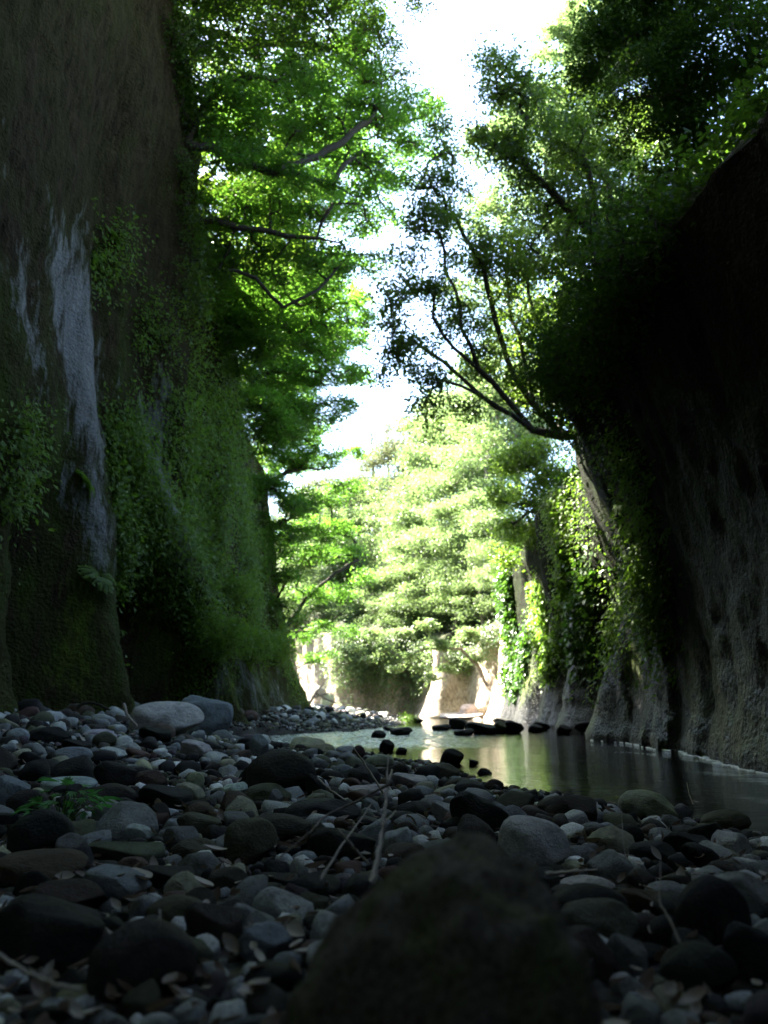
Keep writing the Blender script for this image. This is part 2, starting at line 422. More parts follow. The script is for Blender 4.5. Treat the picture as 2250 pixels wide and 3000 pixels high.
L_PATH = [(3.5, -21), (-3.5, -19), (-5.6, -10), (-5.2, 0), (-4.9, 8), (-4.75, 12), (-4.15, 18), (-3.6, 24), (-3.0, 30), (-3.3, 31.8), (-5.5, 33.8), (-10, 36), (-17, 38)]
stepL = lambda x, y: 0.085 if 7 < y < 34 else 0.6
build_cliff('cliff_left', L_PATH, 1, stepL, off_left, rim_left, 150, 11, 0.34)

def off_right(X, Y, Z):
    z = np.clip(Z, 0, 30)
    o = 0.42 * np.exp(-z / 0.8)
    o = o + 0.75 * sstep(3.0, 6.3, Z) * gs(np.minimum(Y, 15.6), 15.6, 5) * (1 - sstep(16.8, 19.5, Y)) + 0.20 * np.minimum(z, 7) * (1 - sstep(12, 16, Y))
    o = o + 0.30 * sstep(2.0, 5.5, Z) * sstep(18, 22, Y)
    foot = 1 - sstep(0.6, 3.4, Z)
    o = o + 0.60 * gs(Y, 15.6 - 0.25 * z, 1.3) * foot
    o = o - 0.35 * gs(Y, 18.1, 0.7) * (1 - sstep(3, 5, Z))
    o = o + 0.38 * gs(Y, 20.3, 0.9) * foot + 0.34 * gs(Y, 23.4, 0.9) * foot + 0.30 * gs(Y, 26.8, 1.0) * foot
    o = o - 0.22 * gs(Y, 21.9, 0.45) * (1 - sstep(2, 4, Z)) - 0.2 * gs(Y, 25.1, 0.5) * (1 - sstep(2, 4, Z))
    o = o + 0.35 * gs(Y, 22.6, 0.9) * sstep(1.5, 3, Z) + 0.25 * gs(Y, 30.6, 0.8)
    o = o - 0.6 * sstep(7, 18, Z)
    return o
def rim_right(X, Y):
    return interp(Y, [(-22, 12), (-4, 8.5), (2, 5.2), (7, 5.2), (11, 5.6), (14, 6.3), (17, 6.5), (20, 6.2), (26, 5.8), (31, 5.4), (36, 5.2)])
R_PATH = [(3.0, -22), (5.4, -12), (5.0, -4), (4.55, 0), (4.1, 7), (4.5, 11), (4.95, 16), (5.2, 20), (5.15, 24), (4.95, 30), (5.1, 31.6), (6.4, 33), (10, 34.5), (16, 36)]
stepR = lambda x, y: 0.085 if 4 < y < 34 else 0.6
build_cliff('cliff_right', R_PATH, -1, stepR, off_right, rim_right, 120, 31, 0.22)

def off_far(X, Y, Z):
    z = np.clip(Z, 0, 20)
    o = 0.5 * np.exp(-z / 0.9) - 0.28 * z * gs(X, 3.4, 1.6) + 0.25 * np.sin(X * 2.6 + 0.4 * z) * (1 - sstep(4, 6, Z))
    o = o + 0.55 * sstep(1.8, 4.5, Z) * gs(X, 0.2, 2.6)
    return o
rim_far = lambda X, Y: interp(X, [(-18, 5), (-5, 4.6), (-1.5, 4.6), (1.5, 4.2), (3.2, 3.4), (4.6, 3.2), (5.4, 4.4), (8, 5), (12, 6)])
F_PATH = [(14, 38), (9, 36.2), (6.4, 35.7), (5.45, 36.2), (5.5, 37.6), (6.2, 39.6), (5.4, 41.4), (4.2, 42), (3.0, 42.3), (2.3, 43.3), (2.5, 45), (1.3, 46.8), (-1.0, 46.6), (-2.6, 45.8), (-3.6, 46.6), (-5.5, 49), (-9, 51), (-20, 53)]
build_cliff('cliff_far', F_PATH, -1, lambda x, y: 0.16 if abs(x) < 8 else 0.5, off_far, rim_far, 60, 61, 0.5, slope=0.30, back=26)

def poly_mask(V, poly, soft=0.12):
    """soft mask of a polygon given in wall coordinates (y, z)"""
    x, y = V[:, 1], V[:, 2]; inside = np.zeros(len(V), bool); dist = np.full(len(V), 1e9)
    n = len(poly)
    for i in range(n):
        (x1, y1), (x2, y2) = poly[i], poly[(i + 1) % n]
        cond = ((y1 > y) != (y2 > y)) & (x < (x2 - x1) * (y - y1) / (y2 - y1 + 1e-12) + x1)
        inside ^= cond
        L2 = (x2 - x1) ** 2 + (y2 - y1) ** 2 + 1e-12
        t = np.clip(((x - x1) * (x2 - x1) + (y - y1) * (y2 - y1)) / L2, 0, 1)
        dist = np.minimum(dist, np.hypot(x - x1 - t * (x2 - x1), (y - y1 - t * (y2 - y1)) * 0.4))
    sd = np.where(inside, dist, -dist)
    return np.clip(0.5 + sd / soft * 0.5, 0, 1)
def wall_poly(name, pts):
    out = []
    for a, b in pts:
        h, _ = cliff_hit(name, a, b)
        if h is not None: out.append((h.y, h.z))
    return out
BARE_L = [wall_poly('cliff_left', p) for p in (
    [(155, 680), (235, 740), (288, 1130), (300, 1400), (325, 1620), (300, 1620), (250, 1450), (212, 1250), (170, 1000)],
    [(28, 640), (88, 700), (95, 930), (130, 1080), (105, 1060), (60, 900)],
    [(405, 1160), (485, 1150), (500, 1400), (515, 1680), (460, 1660), (430, 1450)],
    [(0, 350), (40, 500), (100, 620), (60, 380)], [(380, 1010), (395, 1010), (400, 1180), (386, 1180)],
    [(600, 1960), (700, 1910), (830, 2010), (860, 2075), (600, 2075)], [(640, 1000), (740, 980), (790, 1500), (830, 1700), (740, 1750), (680, 1400)],
    [(140, 1500), (205, 1640), (215, 1800), (190, 1990), (95, 1990), (110, 1750)])]
def bare_left(V):
    m = np.zeros(len(V)); amp = [1.0, 0.9, 0.9, 0.42, 0.6, 0.75, 0.36, 0.36]
    for p, a in zip(BARE_L, amp):
        if len(p) > 2: m = np.maximum(m, 1.0 * a * poly_mask(V, p, 0.75))
    return m
def lime_fn(name, polys):
    ps = [p for p in (wall_poly(name, q) for q in polys) if len(p) > 2]
    def f(V):
        m = np.zeros(len(V))
        for p in ps: m = np.maximum(m, poly_mask(V, p, 0.35))
        return m
    return f
lime_l = lime_fn('cliff_left', [[(222, 1740), (262, 1750), (255, 1850), (215, 1980), (180, 1980), (215, 1850)], [(520, 1930), (548, 1930), (545, 2050), (505, 2060)], [(655, 1960), (682, 1970), (685, 2065), (660, 2065)], [(745, 1970), (780, 1990), (790, 2030), (750, 2010)], [(560, 1930), (580, 1930), (580, 2050), (555, 2050)],
    [(330, 1300), (390, 1290), (400, 1560), (350, 1500)], [(490, 1330), (530, 1320), (540, 1560), (500, 1560)], [(600, 1150), (640, 1150), (640, 1350), (610, 1350)], [(400, 1650), (450, 1700), (540, 1900), (500, 1900)]])
lime_r = lime_fn('cliff_right', [[(1535, 1950), (1570, 1950), (1560, 2040), (1525, 2050)], [(1840, 1900), (1880, 1890), (1860, 2010), (1835, 2020)], [(1690, 1900), (1730, 1900), (1730, 1990), (1700, 1990)], [(1640, 1900), (1665, 1900), (1660, 1980), (1640, 1980)]])
moss_left = lambda V: np.clip(0.35 + 0.75 * sstep(9, 3, V[:, 2]) + 0.4 * fbm(V * 0.3, 3, 3), 0, 1)
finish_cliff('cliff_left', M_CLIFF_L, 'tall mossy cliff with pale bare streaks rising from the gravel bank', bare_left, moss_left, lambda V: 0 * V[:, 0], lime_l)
wet_r = lambda V: np.clip(1.1 - V[:, 2] / 3.2, 0, 1)
bare_r = lambda V: 0.5 * np.clip(1.15 - V[:, 2] / 1.9, 0, 1) * sstep(13.8, 16.5, V[:, 1]) + 0.25 * sstep(30.5, 31.5, V[:, 1])
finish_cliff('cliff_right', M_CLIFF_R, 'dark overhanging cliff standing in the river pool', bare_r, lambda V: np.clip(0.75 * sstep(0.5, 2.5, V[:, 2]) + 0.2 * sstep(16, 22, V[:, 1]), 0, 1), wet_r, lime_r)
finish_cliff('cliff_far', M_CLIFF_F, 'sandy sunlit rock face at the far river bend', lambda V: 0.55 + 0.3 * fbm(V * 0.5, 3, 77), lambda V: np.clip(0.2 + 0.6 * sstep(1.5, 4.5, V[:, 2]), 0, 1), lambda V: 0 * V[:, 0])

# forested hill beyond the bend
xs = np.linspace(-60, 60, 60); ys = np.linspace(54, 150, 50)
X, Y = np.meshgrid(xs, ys)
Z = 2 + 0.30 * (Y - 54) + 0.16 * np.maximum(X - 1, 0) * sstep(54, 70, Y) + 0.10 * np.maximum(-X - 6, 0) + 1.5 * fbm(np.stack([X * 0.08, Y * 0.08, 0 * X], -1).reshape(-1, 3), 3, 70).reshape(X.shape)
idx = np.arange(X.size).reshape(X.shape)
F = np.stack([idx[:-1, :-1], idx[:-1, 1:], idx[1:, 1:], idx[1:, :-1]], -1).reshape(-1, 4)
o = link('hill', mesh_np('hill', np.stack([X, Y, Z], -1).reshape(-1, 3), F, True, None, M_HILL))
tag(o, 'wooded hillside rising beyond the river bend', 'hill', kind='structure')

# ------------------------------------------------------------------ foliage machinery
def leaf_mesh(name, pos, nrm, size, rng, mat, tint, ratio=0.55, axis=None, fold=0.18):
    """one folded four-cornered leaf per position"""
    n = len(pos)
    nrm = nrm / (np.linalg.norm(nrm, axis=1)[:, None] + 1e-9)
    if axis is None: axis = rng.normal(size=(n, 3))
    a = axis - nrm * (axis * nrm).sum(1)[:, None]; a /= np.linalg.norm(a, axis=1)[:, None] + 1e-9
    b = np.cross(nrm, a)
    L = (size * rng.uniform(0.65, 1.3, n))[:, None]
    W = L * ratio * 0.5
    v0 = pos; v2 = pos + a * L
    mid = pos + a * L * 0.42 + nrm * W * fold * 2
    V = np.stack([v0, mid + b * W, v2, mid - b * W], 1).reshape(-1, 3)
    i = np.arange(n)[:, None] * 4
    F = np.concatenate([i + [[0, 1, 2]], i + [[0, 2, 3]]], 0)
    return mesh_np(name, V, F, False, {'tint': np.repeat(tint, 4)}, mat)

def skeleton(root, limbs, tips, rng, rtip, rroot, step=0.35, wob=0.12):
    buf = np.zeros((200000, 3)); buf[0] = root
    pos = [np.array(root, float)]; par = [-1]
    def add(p, q):
        buf[len(pos)] = p; pos.append(p); par.append(q); return len(pos) - 1
    def nearest(p):
        return int(np.argmin(((buf[:len(pos)] - p) ** 2).sum(1)))
    for lm in limbs:
        pts = [np.array(p, float) for p in lm]; cur = nearest(pts[0])
        prev = pos[cur]
        for p in pts[(0 if np.linalg.norm(pts[0] - prev) > 0.3 else 1):]:
            k = max(1, int(np.linalg.norm(p - prev) / step))
            for j in range(1, k + 1):
                q = prev + (p - prev) * j / k
                if j < k: q = q + rng.normal(size=3) * wob * 0.35
                cur = add(q, cur)
            prev = p
    base = np.array(pos)
    d = np.array([((base - t) ** 2).sum(1).min() for t in tips])
    tipn = []
    for i in np.argsort(d):
        t = tips[i]; dv = t - buf[:len(pos)]
        dist = np.linalg.norm(dv, axis=1) + 0.35 * np.maximum(0, -dv[:, 2])
        j = int(np.argmin(dist)); a = pos[j]; Lg = np.linalg.norm(t - a)
        if par[j] >= 0:
            di = a - pos[par[j]]; di = di / (np.linalg.norm(di) + 1e-9)
        else: di = np.array([0, 0, 1.0])
        c = a + di * Lg * 0.4 + rng.normal(size=3) * wob * Lg * 0.6
        k = max(2, int(Lg / step)); cur = j
        for q in range(1, k + 1):
            s = q / k; pnt = (1 - s) ** 2 * a + 2 * s * (1 - s) * c + s * s * t
            cur = add(pnt, cur)
        tipn.append(cur)
    n = len(pos); cnt = np.zeros(n)
    for q in tipn: cnt[q] += 1
    for i in range(n - 1, 0, -1): cnt[par[i]] += cnt[i]
    cnt = np.maximum(cnt, 1)
    rad = rtip * cnt ** 0.5
    rad = rad * np.minimum(1, 1.0) * (1 + (rroot / max(rad[0], 1e-6) - 1) * (cnt / cnt[0]) ** 0.7)
    kids = [[] for _ in range(n)]
    for i in range(1, n): kids[par[i]].append(i)
    chains = []; st = [(0, None)]
    while st:
        i, p0 = st.pop(); ch = [] if p0 is None else [p0]
        rr = [] if p0 is None else [min(rad[p0], rad[i] * 1.15)]
        while True:
            ch.append(i); rr.append(rad[i])
            if not kids[i]: break
            ks = sorted(kids[i], key=lambda k: -cnt[k])
            for k in ks[1:]: st.append((k, i))
            i = ks[0]
        if len(ch) > 1: chains.append((np.array([pos[c] for c in ch]), np.array(rr)))
    tw = []
    for q in tipn:
        a = pos[q]; b = pos[par[q]]; tw.append((a, b))
    return chains, tw

LEAF_MULT = 1.25
def clump_tips(clumps, per_m3, rng, flat=0.7):
    T = []
    for c, r in clumps:
        n = max(5, int(per_m3 * r ** 2))
        v = rng.normal(size=(n, 3)); v /= np.linalg.norm(v, axis=1)[:, None]
        v *= (rng.uniform(0.1, 1.0, n) ** 0.45)[:, None] * r; v[:, 2] *= flat
        T.append(np.array(c) + v)
    return np.concatenate(T)

def make_tree(name, root, limbs, clumps, label, cat, mat, bark, seed, per=30, leaves=70, size=0.09, spread=(0.17, 0.17, 0.065),
              up=0.75, rtip=0.006, rroot=0.12, group=None, flat=0.7, ratio=0.55, tintbase=0.5):
    rng = np.random.default_rng(seed)
    tips = clump_tips(clumps, per, rng, flat)
    chains, tw = skeleton(root, limbs, tips, rng, rtip, rroot)
    root = np.array(root, float)
    e = empty(name, Vector(root)); tag(e, label, cat, group)
    ch = [(p - root, r) for p, r in chains]
    link('trunk', tubes_mesh(name + '_trunk', ch, bark), e)
    A = np.array([t[0] for t in tw]); B = np.array([t[1] for t in tw])
    n = len(A); k = rng.poisson(leaves * LEAF_MULT, n); rep = np.repeat(np.arange(n), k); N = len(rep)
    s = rng.uniform(-0.2, 1.2, N)[:, None]
    pos = A[rep] + (B - A)[rep] * s + rng.normal(size=(N, 3)) * np.array(spread)
    tilt = rng.normal(size=(n, 3)) * 0.35
    nr = np.array([0, 0, up]) + rng.normal(size=(N, 3)) * (1 - up) * 1.1 + tilt[rep] * 0.6
    tint = np.clip(rng.normal(tintbase, 0.16, N) + rng.normal(0, 0.2, n)[rep], 0, 1)
    link('crown', leaf_mesh(name + '_crown', pos - root, nr, size, rng, mat, tint, ratio), e)
    return e
def cl(*a): return [(tuple(P(x, y, d)), r) for x, y, d, r in a]
def cl2(*a): return [(tuple(P(x, y, d + 0.5)), r) for x, y, d, r in a]
def lm(*a): return [tuple(P(x, y, d)) for x, y, d in a]
def copy_tree(o, loc, rz, sc, label, group):
    c = o.copy(); C.objects.link(c); c.location = loc; c.rotation_euler = (0, 0, rz); c.scale = (sc, sc, sc); c['label'] = label
    if group: c['group'] = group
    for ch in o.children:
        d = ch.copy(); C.objects.link(d); d.parent = c
    return c

# ------------------------------------------------------------------ trees on the left rim
GL = 'trees leaning out from the mossy cliff'
mk = lambda *a, **k: make_tree(*a, **k)
mk('maple_tree', P(545, 425, 15.2), [lm((545, 425, 15.2), (624, 434, 15.3), (719, 475, 15.4), (800, 508, 15.6), (868, 505, 15.8), (976, 542, 16.2), (1037, 576, 16.4), (1119, 570, 16.8)),
    lm((800, 508, 15.6), (930, 460, 16.2), (1020, 400, 16.6), (1100, 320, 17)), lm((976, 542, 16.2), (1010, 480, 16.6), (1080, 420, 17)), lm((545, 425, 15.2), (600, 300, 15), (664, 250, 15), (759, 224, 15), (813, 237, 15.2))],
   cl2((700, 330, 15, 1.2), (830, 300, 15.5, 1.2), (960, 330, 16.5, 1.2), (1080, 380, 17, 1.1), (1170, 330, 17.5, 0.9), (1230, 420, 18, 0.5), (900, 420, 16.5, 0.9), (1060, 500, 17, 0.8), (1180, 450, 17.5, .5), (1260, 310, 18, .5), (1130, 640, 17.6, .45), (700, 460, 14.6, .6), (850, 500, 15, .5), (960, 540, 15.6, .4), (1050, 570, 16, .35), (780, 420, 15.6, 0.9), (1150, 530, 17.5, 0.6), (640, 360, 14.8, 1.0), (1000, 220, 17, 1.1)),
   'maple with long crooked limbs reaching out over the gorge from the cliff brow', 'tree', M_MAPLE, M_BARK, 1, 61, 44, 0.092, group=GL, rroot=0.10, tintbase=0.6)
mk('maple_tree', P(540, 655, 16.2), [lm((540, 655, 16.2), (630, 644, 16.2), (732, 671, 16.3), (841, 692, 16.5), (929, 698, 16.8), (997, 712, 17)), lm((929, 690, 16.8), (942, 650, 16.9), (976, 597, 17), (1058, 597, 17.3)), lm((640, 790, 16.5), (750, 815, 16.6), (830, 900, 17), (930, 850, 17.3), (1010, 760, 17.6))],
   cl2((640, 600, 15.9, 0.8), (760, 600, 16.2, 0.9), (880, 600, 16.8, 0.9), (960, 760, 17.2, 0.8), (1060, 650, 17.6, 0.6), (1090, 780, 17.8, 0.5), (700, 740, 16.6, 0.9), (840, 780, 17, 0.9)),
   'small maple with a dark forked limb bent upward over the gorge, below the longest limbs', 'tree', M_MAPLE, M_BARK, 2, 68, 37, 0.092, group=GL, rroot=0.09, tintbase=0.4)
mk('maple_tree', P(640, 800, 19.2), [lm((640, 800, 19.2), (740, 800, 19.5), (850, 830, 20)), lm((640, 800, 19.2), (740, 900, 19.6), (850, 970, 20.2))],
   cl((720, 850, 19.2, 1.0), (840, 850, 19.8, 1.1), (950, 880, 20.5, 1.0), (1040, 930, 21.2, 0.7), (800, 980, 20, 1.1), (930, 1000, 20.8, 0.9), (1060, 870, 21.4, 0.5)),
   'bright green maple hanging in flat layers beside the cliff, under the forked limb', 'tree', M_MAPLE, M_BARK, 3, 68, 38, 0.097, group=GL, rroot=0.13, tintbase=0.7)
mk('maple_tree', P(720, 1100, 23.2), [lm((720, 1100, 23.2), (830, 1080, 23.6), (930, 1090, 24.2)), lm((720, 1100, 23.2), (820, 1200, 23.8), (900, 1180, 24.4))],
   cl((800, 1090, 23.4, 1.1), (910, 1090, 24, 1.1), (1010, 1080, 24.8, 0.8), (840, 1220, 24, 1.0), (950, 1210, 24.8, 0.9), (1040, 1190, 25.4, 0.5)),
   'maple with drooping tiers of leaves halfway down the cliff edge', 'tree', M_MAPLE, M_BARK, 4, 68, 35, 0.103, group=GL, rroot=0.13, tintbase=0.6)
mk('maple_tree', P(770, 1420, 27.2), [lm((770, 1420, 27.2), (850, 1380, 27.6), (960, 1370, 28.4)), lm((770, 1420, 27.2), (860, 1480, 28), (950, 1470, 28.6))],
   cl((800, 1260, 27, 1.0), (900, 1260, 28, 1.0), (790, 1420, 27, .8), (830, 1560, 28, .9), (930, 1570, 28.8, .8), (1010, 1430, 29, .7), (850, 1340, 27.6, 1.0), (950, 1340, 28.3, 0.9), (1040, 1330, 29, 0.55), (880, 1470, 28, 1.0), (970, 1460, 28.8, 0.7), (1000, 1540, 29.2, 0.5)),
   'thin maple branch with backlit leaves in flat sprays over the far gravel bar', 'tree', M_MAPLE, M_BARK, 5, 64, 32, 0.108, group=GL, rroot=0.12, tintbase=0.75, flat=0.5)
mk('maple_tree', P(830, 1850, 31.2), [lm((830, 1850, 31.2), (890, 1760, 31.6), (960, 1700, 32), (1050, 1640, 32.6)), lm((830, 1850, 31.2), (920, 1850, 31.8), (1010, 1790, 32.4)), lm((830, 1850, 31.2), (870, 1960, 31.6), (940, 1930, 32))],
   cl((820, 1560, 31, .9), (910, 1540, 31.6, .9), (1000, 1550, 32.4, .8), (1070, 1690, 33, .6), (840, 1700, 31.2, .7), (960, 1920, 32.2, .4), (870, 1870, 31.5, .6), (870, 1620, 31.4, 0.9), (950, 1620, 32, 0.9), (1030, 1620, 32.6, 0.6), (900, 1740, 31.8, 0.8), (990, 1740, 32.4, 0.8), (940, 1840, 32, 0.7), (1010, 1850, 32.6, 0.6), (910, 1930, 32, 0.5)),
   'small maple spreading from the foot of the cliff corner over the pale bank', 'tree', M_MAPLE, M_BARK, 6, 61, 28, 0.108, group=GL, rroot=0.10, tintbase=0.8, flat=0.5)
mk('evergreen_oak', P(470, 140, 15.5), [lm((470, 140, 15.5), (560, 60, 15.5), (700, 20, 15.8), (850, 0, 16.5)), lm((560, 60, 15.5), (700, 130, 16), (850, 130, 16.6), (1000, 140, 17.5))],
   cl((560, 40, 14.8, 1.2), (690, 80, 15.2, 1.4), (830, 20, 16, 1.5), (960, 90, 17, 1.4), (1080, 120, 18, 1.0), (1130, 230, 18.2, 0.8), (560, 190, 14.8, 1.1), (820, 170, 16.2, 1.3), (700, -120, 15, 1.6), (930, -100, 16.5, 1.5), (1060, 10, 17.6, 0.9), (560, -130, 14.2, 1.5)),
   'dense dark evergreen crown at the top of the mossy cliff', 'tree', M_EVERG, M_BARK, 7, 60, 32, 0.092, group=GL, rroot=0.13, tintbase=0.35)
mk('evergreen_oak', P(560, 560, 18.5), [lm((560, 560, 18.5), (650, 460, 18.5), (740, 380, 19))],
   cl((640, 480, 18, 1.3), (760, 420, 18.6, 1.3), (650, 620, 18.2, 1.1), (820, 560, 19, 1.2), (640, 280, 17.8, 1.3), (860, 700, 19.6, 1.1), (720, 700, 18.8, 1.1)),
   'shadowed evergreen standing behind the crooked maple limbs', 'tree', M_BROAD, M_BARK, 8, 46, 30, 0.108, group=GL, rroot=0.10, tintbase=0.25)
mk('maple_tree', P(700, 1200, 26), [lm((700, 1200, 26), (800, 1000, 26.5), (900, 850, 27))],
   cl((780, 1000, 26, 1.4), (760, 820, 26, 1.4), (800, 560, 27, 1.6), (900, 480, 28, 1.5), (1000, 420, 28, 1.2), (850, 1150, 26.5, 1.2), (900, 980, 27, 1.5), (1010, 1000, 28, 1.0), (900, 800, 27, 1.3), (990, 780, 28, 1.1), (830, 700, 26.5, 1.4), (980, 600, 28, 1.2), (1060, 1100, 28.5, 0.7)),
   'taller sunlit maple behind the others along the cliff rim', 'tree', M_MAPLE, M_BARK, 9, 51, 34, 0.130, group=GL, rroot=0.10, tintbase=0.8)

for i, (rx, ry, d, pts, lab) in enumerate([
    (600, 900, 19.5, [(640, 900, .6), (700, 960, .6), (760, 1010, .6), (640, 1000, .5), (720, 1080, .5)], 'small maple clinging to the cliff edge under the bright layered maple'),
    (650, 1180, 22.5, [(690, 1180, .6), (760, 1190, .65), (830, 1250, .6), (700, 1270, .5), (770, 1310, .5)], 'small maple on the cliff face where the wall begins to narrow'),
    (720, 1450, 25.5, [(740, 1440, .6), (800, 1430, .6), (860, 1490, .6), (760, 1540, .55), (830, 1600, .5)], 'dark green maple bush on the cliff edge beside the thin maple branch'),
    (770, 1680, 28.5, [(790, 1670, .6), (850, 1690, .5), (810, 1760, .5), (870, 1800, .4), (760, 1600, .5)], 'dark bush on the cliff edge above the cliff foot shrubs'),
    (520, 760, 17, [(560, 780, .6), (620, 800, .55), (660, 740, .5), (600, 860, .5), (560, 680, .5)], 'shadowed bush under the forked maple limb')]):
    make_tree('maple_tree', P(rx, ry, d), [lm((rx, ry, d), (pts[1][0], pts[1][1], d - .2), (pts[2][0], pts[2][1], d + .2))], cl(*[(a, b, d + .15 * j - .3, r * 1.25) for j, (a, b, r) in enumerate(pts)]), lab, 'tree', M_MAPLE, M_BARK, 170 + i, 76, 34, 0.095, group=GL, rroot=.07, tintbase=.5)

# ------------------------------------------------------------------ trees on the right rim
GR = 'trees leaning out from the dark cliff'
mk('leaning_tree', P(1700, 1275, 17.2), [lm((1700, 1275, 17.2), (1640, 1275, 17), (1560, 1260, 16.8), (1500, 1215, 16.5), (1420, 1165, 16), (1350, 1130, 15.8), (1280, 1110, 15.5)),
    lm((1560, 1260, 16.8), (1480, 1165, 16.4), (1400, 1080, 16), (1330, 1020, 15.8), (1268, 930, 15.5), (1275, 840, 15.4)),
    lm((1610, 1268, 16.9), (1560, 1180, 16.8), (1510, 1110, 16.6), (1470, 1000, 16.4), (1440, 890, 16.2), (1400, 750, 16), (1335, 640, 15.8)),
    lm((1660, 1272, 17), (1625, 1170, 17), (1600, 1020, 17), (1560, 900, 16.8), (1530, 760, 16.6)), lm((1625, 1170, 17), (1640, 1000, 17.2), (1640, 860, 17.2)), lm((1500, 1215, 16.5), (1400, 1150, 16.2), (1300, 1060, 15.8), (1210, 1000, 15.5)), lm((1560, 1180, 16.8), (1530, 1030, 16.8), (1490, 880, 16.8), (1470, 720, 16.8)), lm((1400, 1080, 16), (1350, 960, 15.8), (1330, 840, 15.7), (1290, 690, 15.5))],
   cl((1250, 1110, 15.3, 0.55), (1200, 1010, 15.3, 0.6), (1260, 820, 15.4, 0.7), (1340, 950, 15.8, 0.7), (1390, 740, 16, 0.8), (1330, 580, 15.8, 0.7), (1500, 930, 16.5, 0.8), (1480, 760, 16.5, 0.9), (1600, 1000, 17, 0.7), (1170, 900, 15, 0.4), (1270, 660, 15.5, 0.6), (1240, 1210, 15.8, 0.4), (1420, 1060, 16.3, 0.6), (1350, 1190, 16, 0.4), (1560, 820, 16.8, 0.8), (1660, 860, 17.2, 0.8), (1530, 1130, 16.8, 0.5), (1300, 450, 16, 0.45), (1150, 850, 15, .35), (1190, 740, 15.2, .4), (1235, 540, 15.6, .45), (1120, 960, 15, .3), (1290, 370, 16, .4), (1160, 1060, 15.2, .35), (1110, 1110, 15.2, .25), (1210, 620, 15.4, .4)),
   'tree fanning out several dark stems over the river from a ledge of the dark cliff', 'tree', M_BROAD, M_BARK, 21, 62, 46, 0.085, spread=(0.15, 0.15, 0.10), up=0.5, group=GR, rroot=0.12, tintbase=0.45, ratio=0.6)
mk('leaning_tree', P(1890, 940, 14.6), [lm((1890, 940, 14.6), (1860, 860, 14.6), (1820, 770, 14.5), (1750, 690, 14.4), (1650, 600, 14.2), (1570, 520, 14), (1500, 420, 14)), lm((1850, 840, 14.6), (1830, 720, 14.6), (1790, 620, 14.6), (1770, 500, 14.6)), lm((1750, 690, 14.4), (1740, 560, 14.4), (1700, 430, 14.3))],
   cl((1450, 420, 13.9, 0.7), (1560, 430, 14, 0.8), (1680, 400, 14.2, 0.9), (1760, 520, 14.6, 0.9), (1480, 240, 14, 0.7), (1600, 290, 14.1, 0.9), (1850, 650, 14.8, 0.8), (1650, 610, 14.6, 0.8), (1750, 760, 15, 0.8), (1580, 560, 14.4, 0.7), (1700, 880, 15.4, 0.7), (1620, 740, 15, 0.7), (1830, 400, 14.5, 0.9), (1420, 180, 14, 0.4), (1800, 820, 15, 0.6)),
   'tree with two thick parallel trunks leaning from the top of the dark cliff', 'tree', M_BROAD, M_BARK, 22, 66, 46, 0.08, spread=(0.15, 0.15, 0.10), up=0.5, group=GR, rroot=0.13, tintbase=0.4, ratio=0.6)
mk('evergreen_oak', P(2160, 560, 11.6), [lm((2160, 560, 11.6), (2080, 420, 11.4), (1980, 280, 11.3), (1880, 130, 11.3)), lm((2160, 560, 11.6), (2180, 350, 11.2), (2200, 150, 10.8))],
   cl((1900, 250, 11.2, 0.9), (2050, 150, 11, 1.0), (1960, 430, 11.6, 0.9), (2150, 330, 11, 1.0), (1850, 90, 11.4, 0.9), (2200, 120, 10.4, 1.0), (2100, 600, 11.6, 0.8), (1760, 150, 12, 0.7), (1960, 620, 12.5, 0.8), (2230, 500, 10.8, 0.9), (1960, -60, 11, 1.1), (2150, -80, 10.5, 1.1), (2050, 760, 12.2, 0.6), (1720, 250, 12.4, 0.5)),
   'heavy dark evergreen hanging over the brow of the dark cliff', 'tree', M_EVERG, M_BARK, 23, 42, 120, 0.08, spread=(0.16, 0.16, 0.11), up=0.5, group=GR, rroot=0.2, tintbase=0.2, ratio=0.5)
mk('leaning_tree', P(1640, 1480, 24), [lm((1640, 1480, 24), (1580, 1400, 24), (1520, 1340, 24.3)), lm((1640, 1480, 24), (1560, 1500, 24.5), (1500, 1480, 25))],
   cl((1500, 1350, 24.5, 0.8), (1570, 1330, 23.8, 0.9), (1470, 1450, 25.5, 0.7), (1560, 1450, 24, 0.8), (1620, 1400, 23, 0.6), (1500, 1560, 25.5, 0.7), (1580, 1560, 24, 0.6), (1480, 1640, 27, 0.5)),
   'low bushy tree draping glossy leaves under the fan of dark stems', 'tree', M_BROAD, M_BARK, 24, 60, 52, 0.10, spread=(0.18, 0.18, 0.12), up=0.5, group=GR, rroot=0.1, tintbase=0.65, ratio=0.6)
mk('leaning_tree', P(1800, 1000, 20), [lm((1800, 1000, 20), (1700, 800, 20.5), (1600, 500, 21))],
   cl((1620, 950, 20, 1.2), (1740, 900, 20, 1.2), (1640, 700, 21, 1.4), (1500, 600, 21, 1.2), (1780, 650, 20, 1.4), (1600, 400, 21.5, 1.4), (1450, 900, 21.5, 1.0), (1400, 650, 21, .8), (1350, 860, 21.5, .6), (1380, 1080, 21.5, .7), (1460, 1050, 21, .8), (1420, 420, 22, 0.9), (1560, 1120, 20.5, 1.0), (1900, 420, 19, 1.5), (1860, 820, 19, 1.1), (1950, 760, 18, 1.1), (1930, 900, 18, .8), (1720, 1100, 19.5, .9), (1820, 980, 19, .9), (2020, 640, 17, 1.1), (1480, 1150, 21, .8), (1640, 1180, 20, .7)),
   'yellow green sunlit tree showing through behind the two parallel trunks', 'tree', M_FARLEAF, M_BARK, 25, 30, 62, 0.11, group=GR, rroot=0.16, tintbase=0.35)
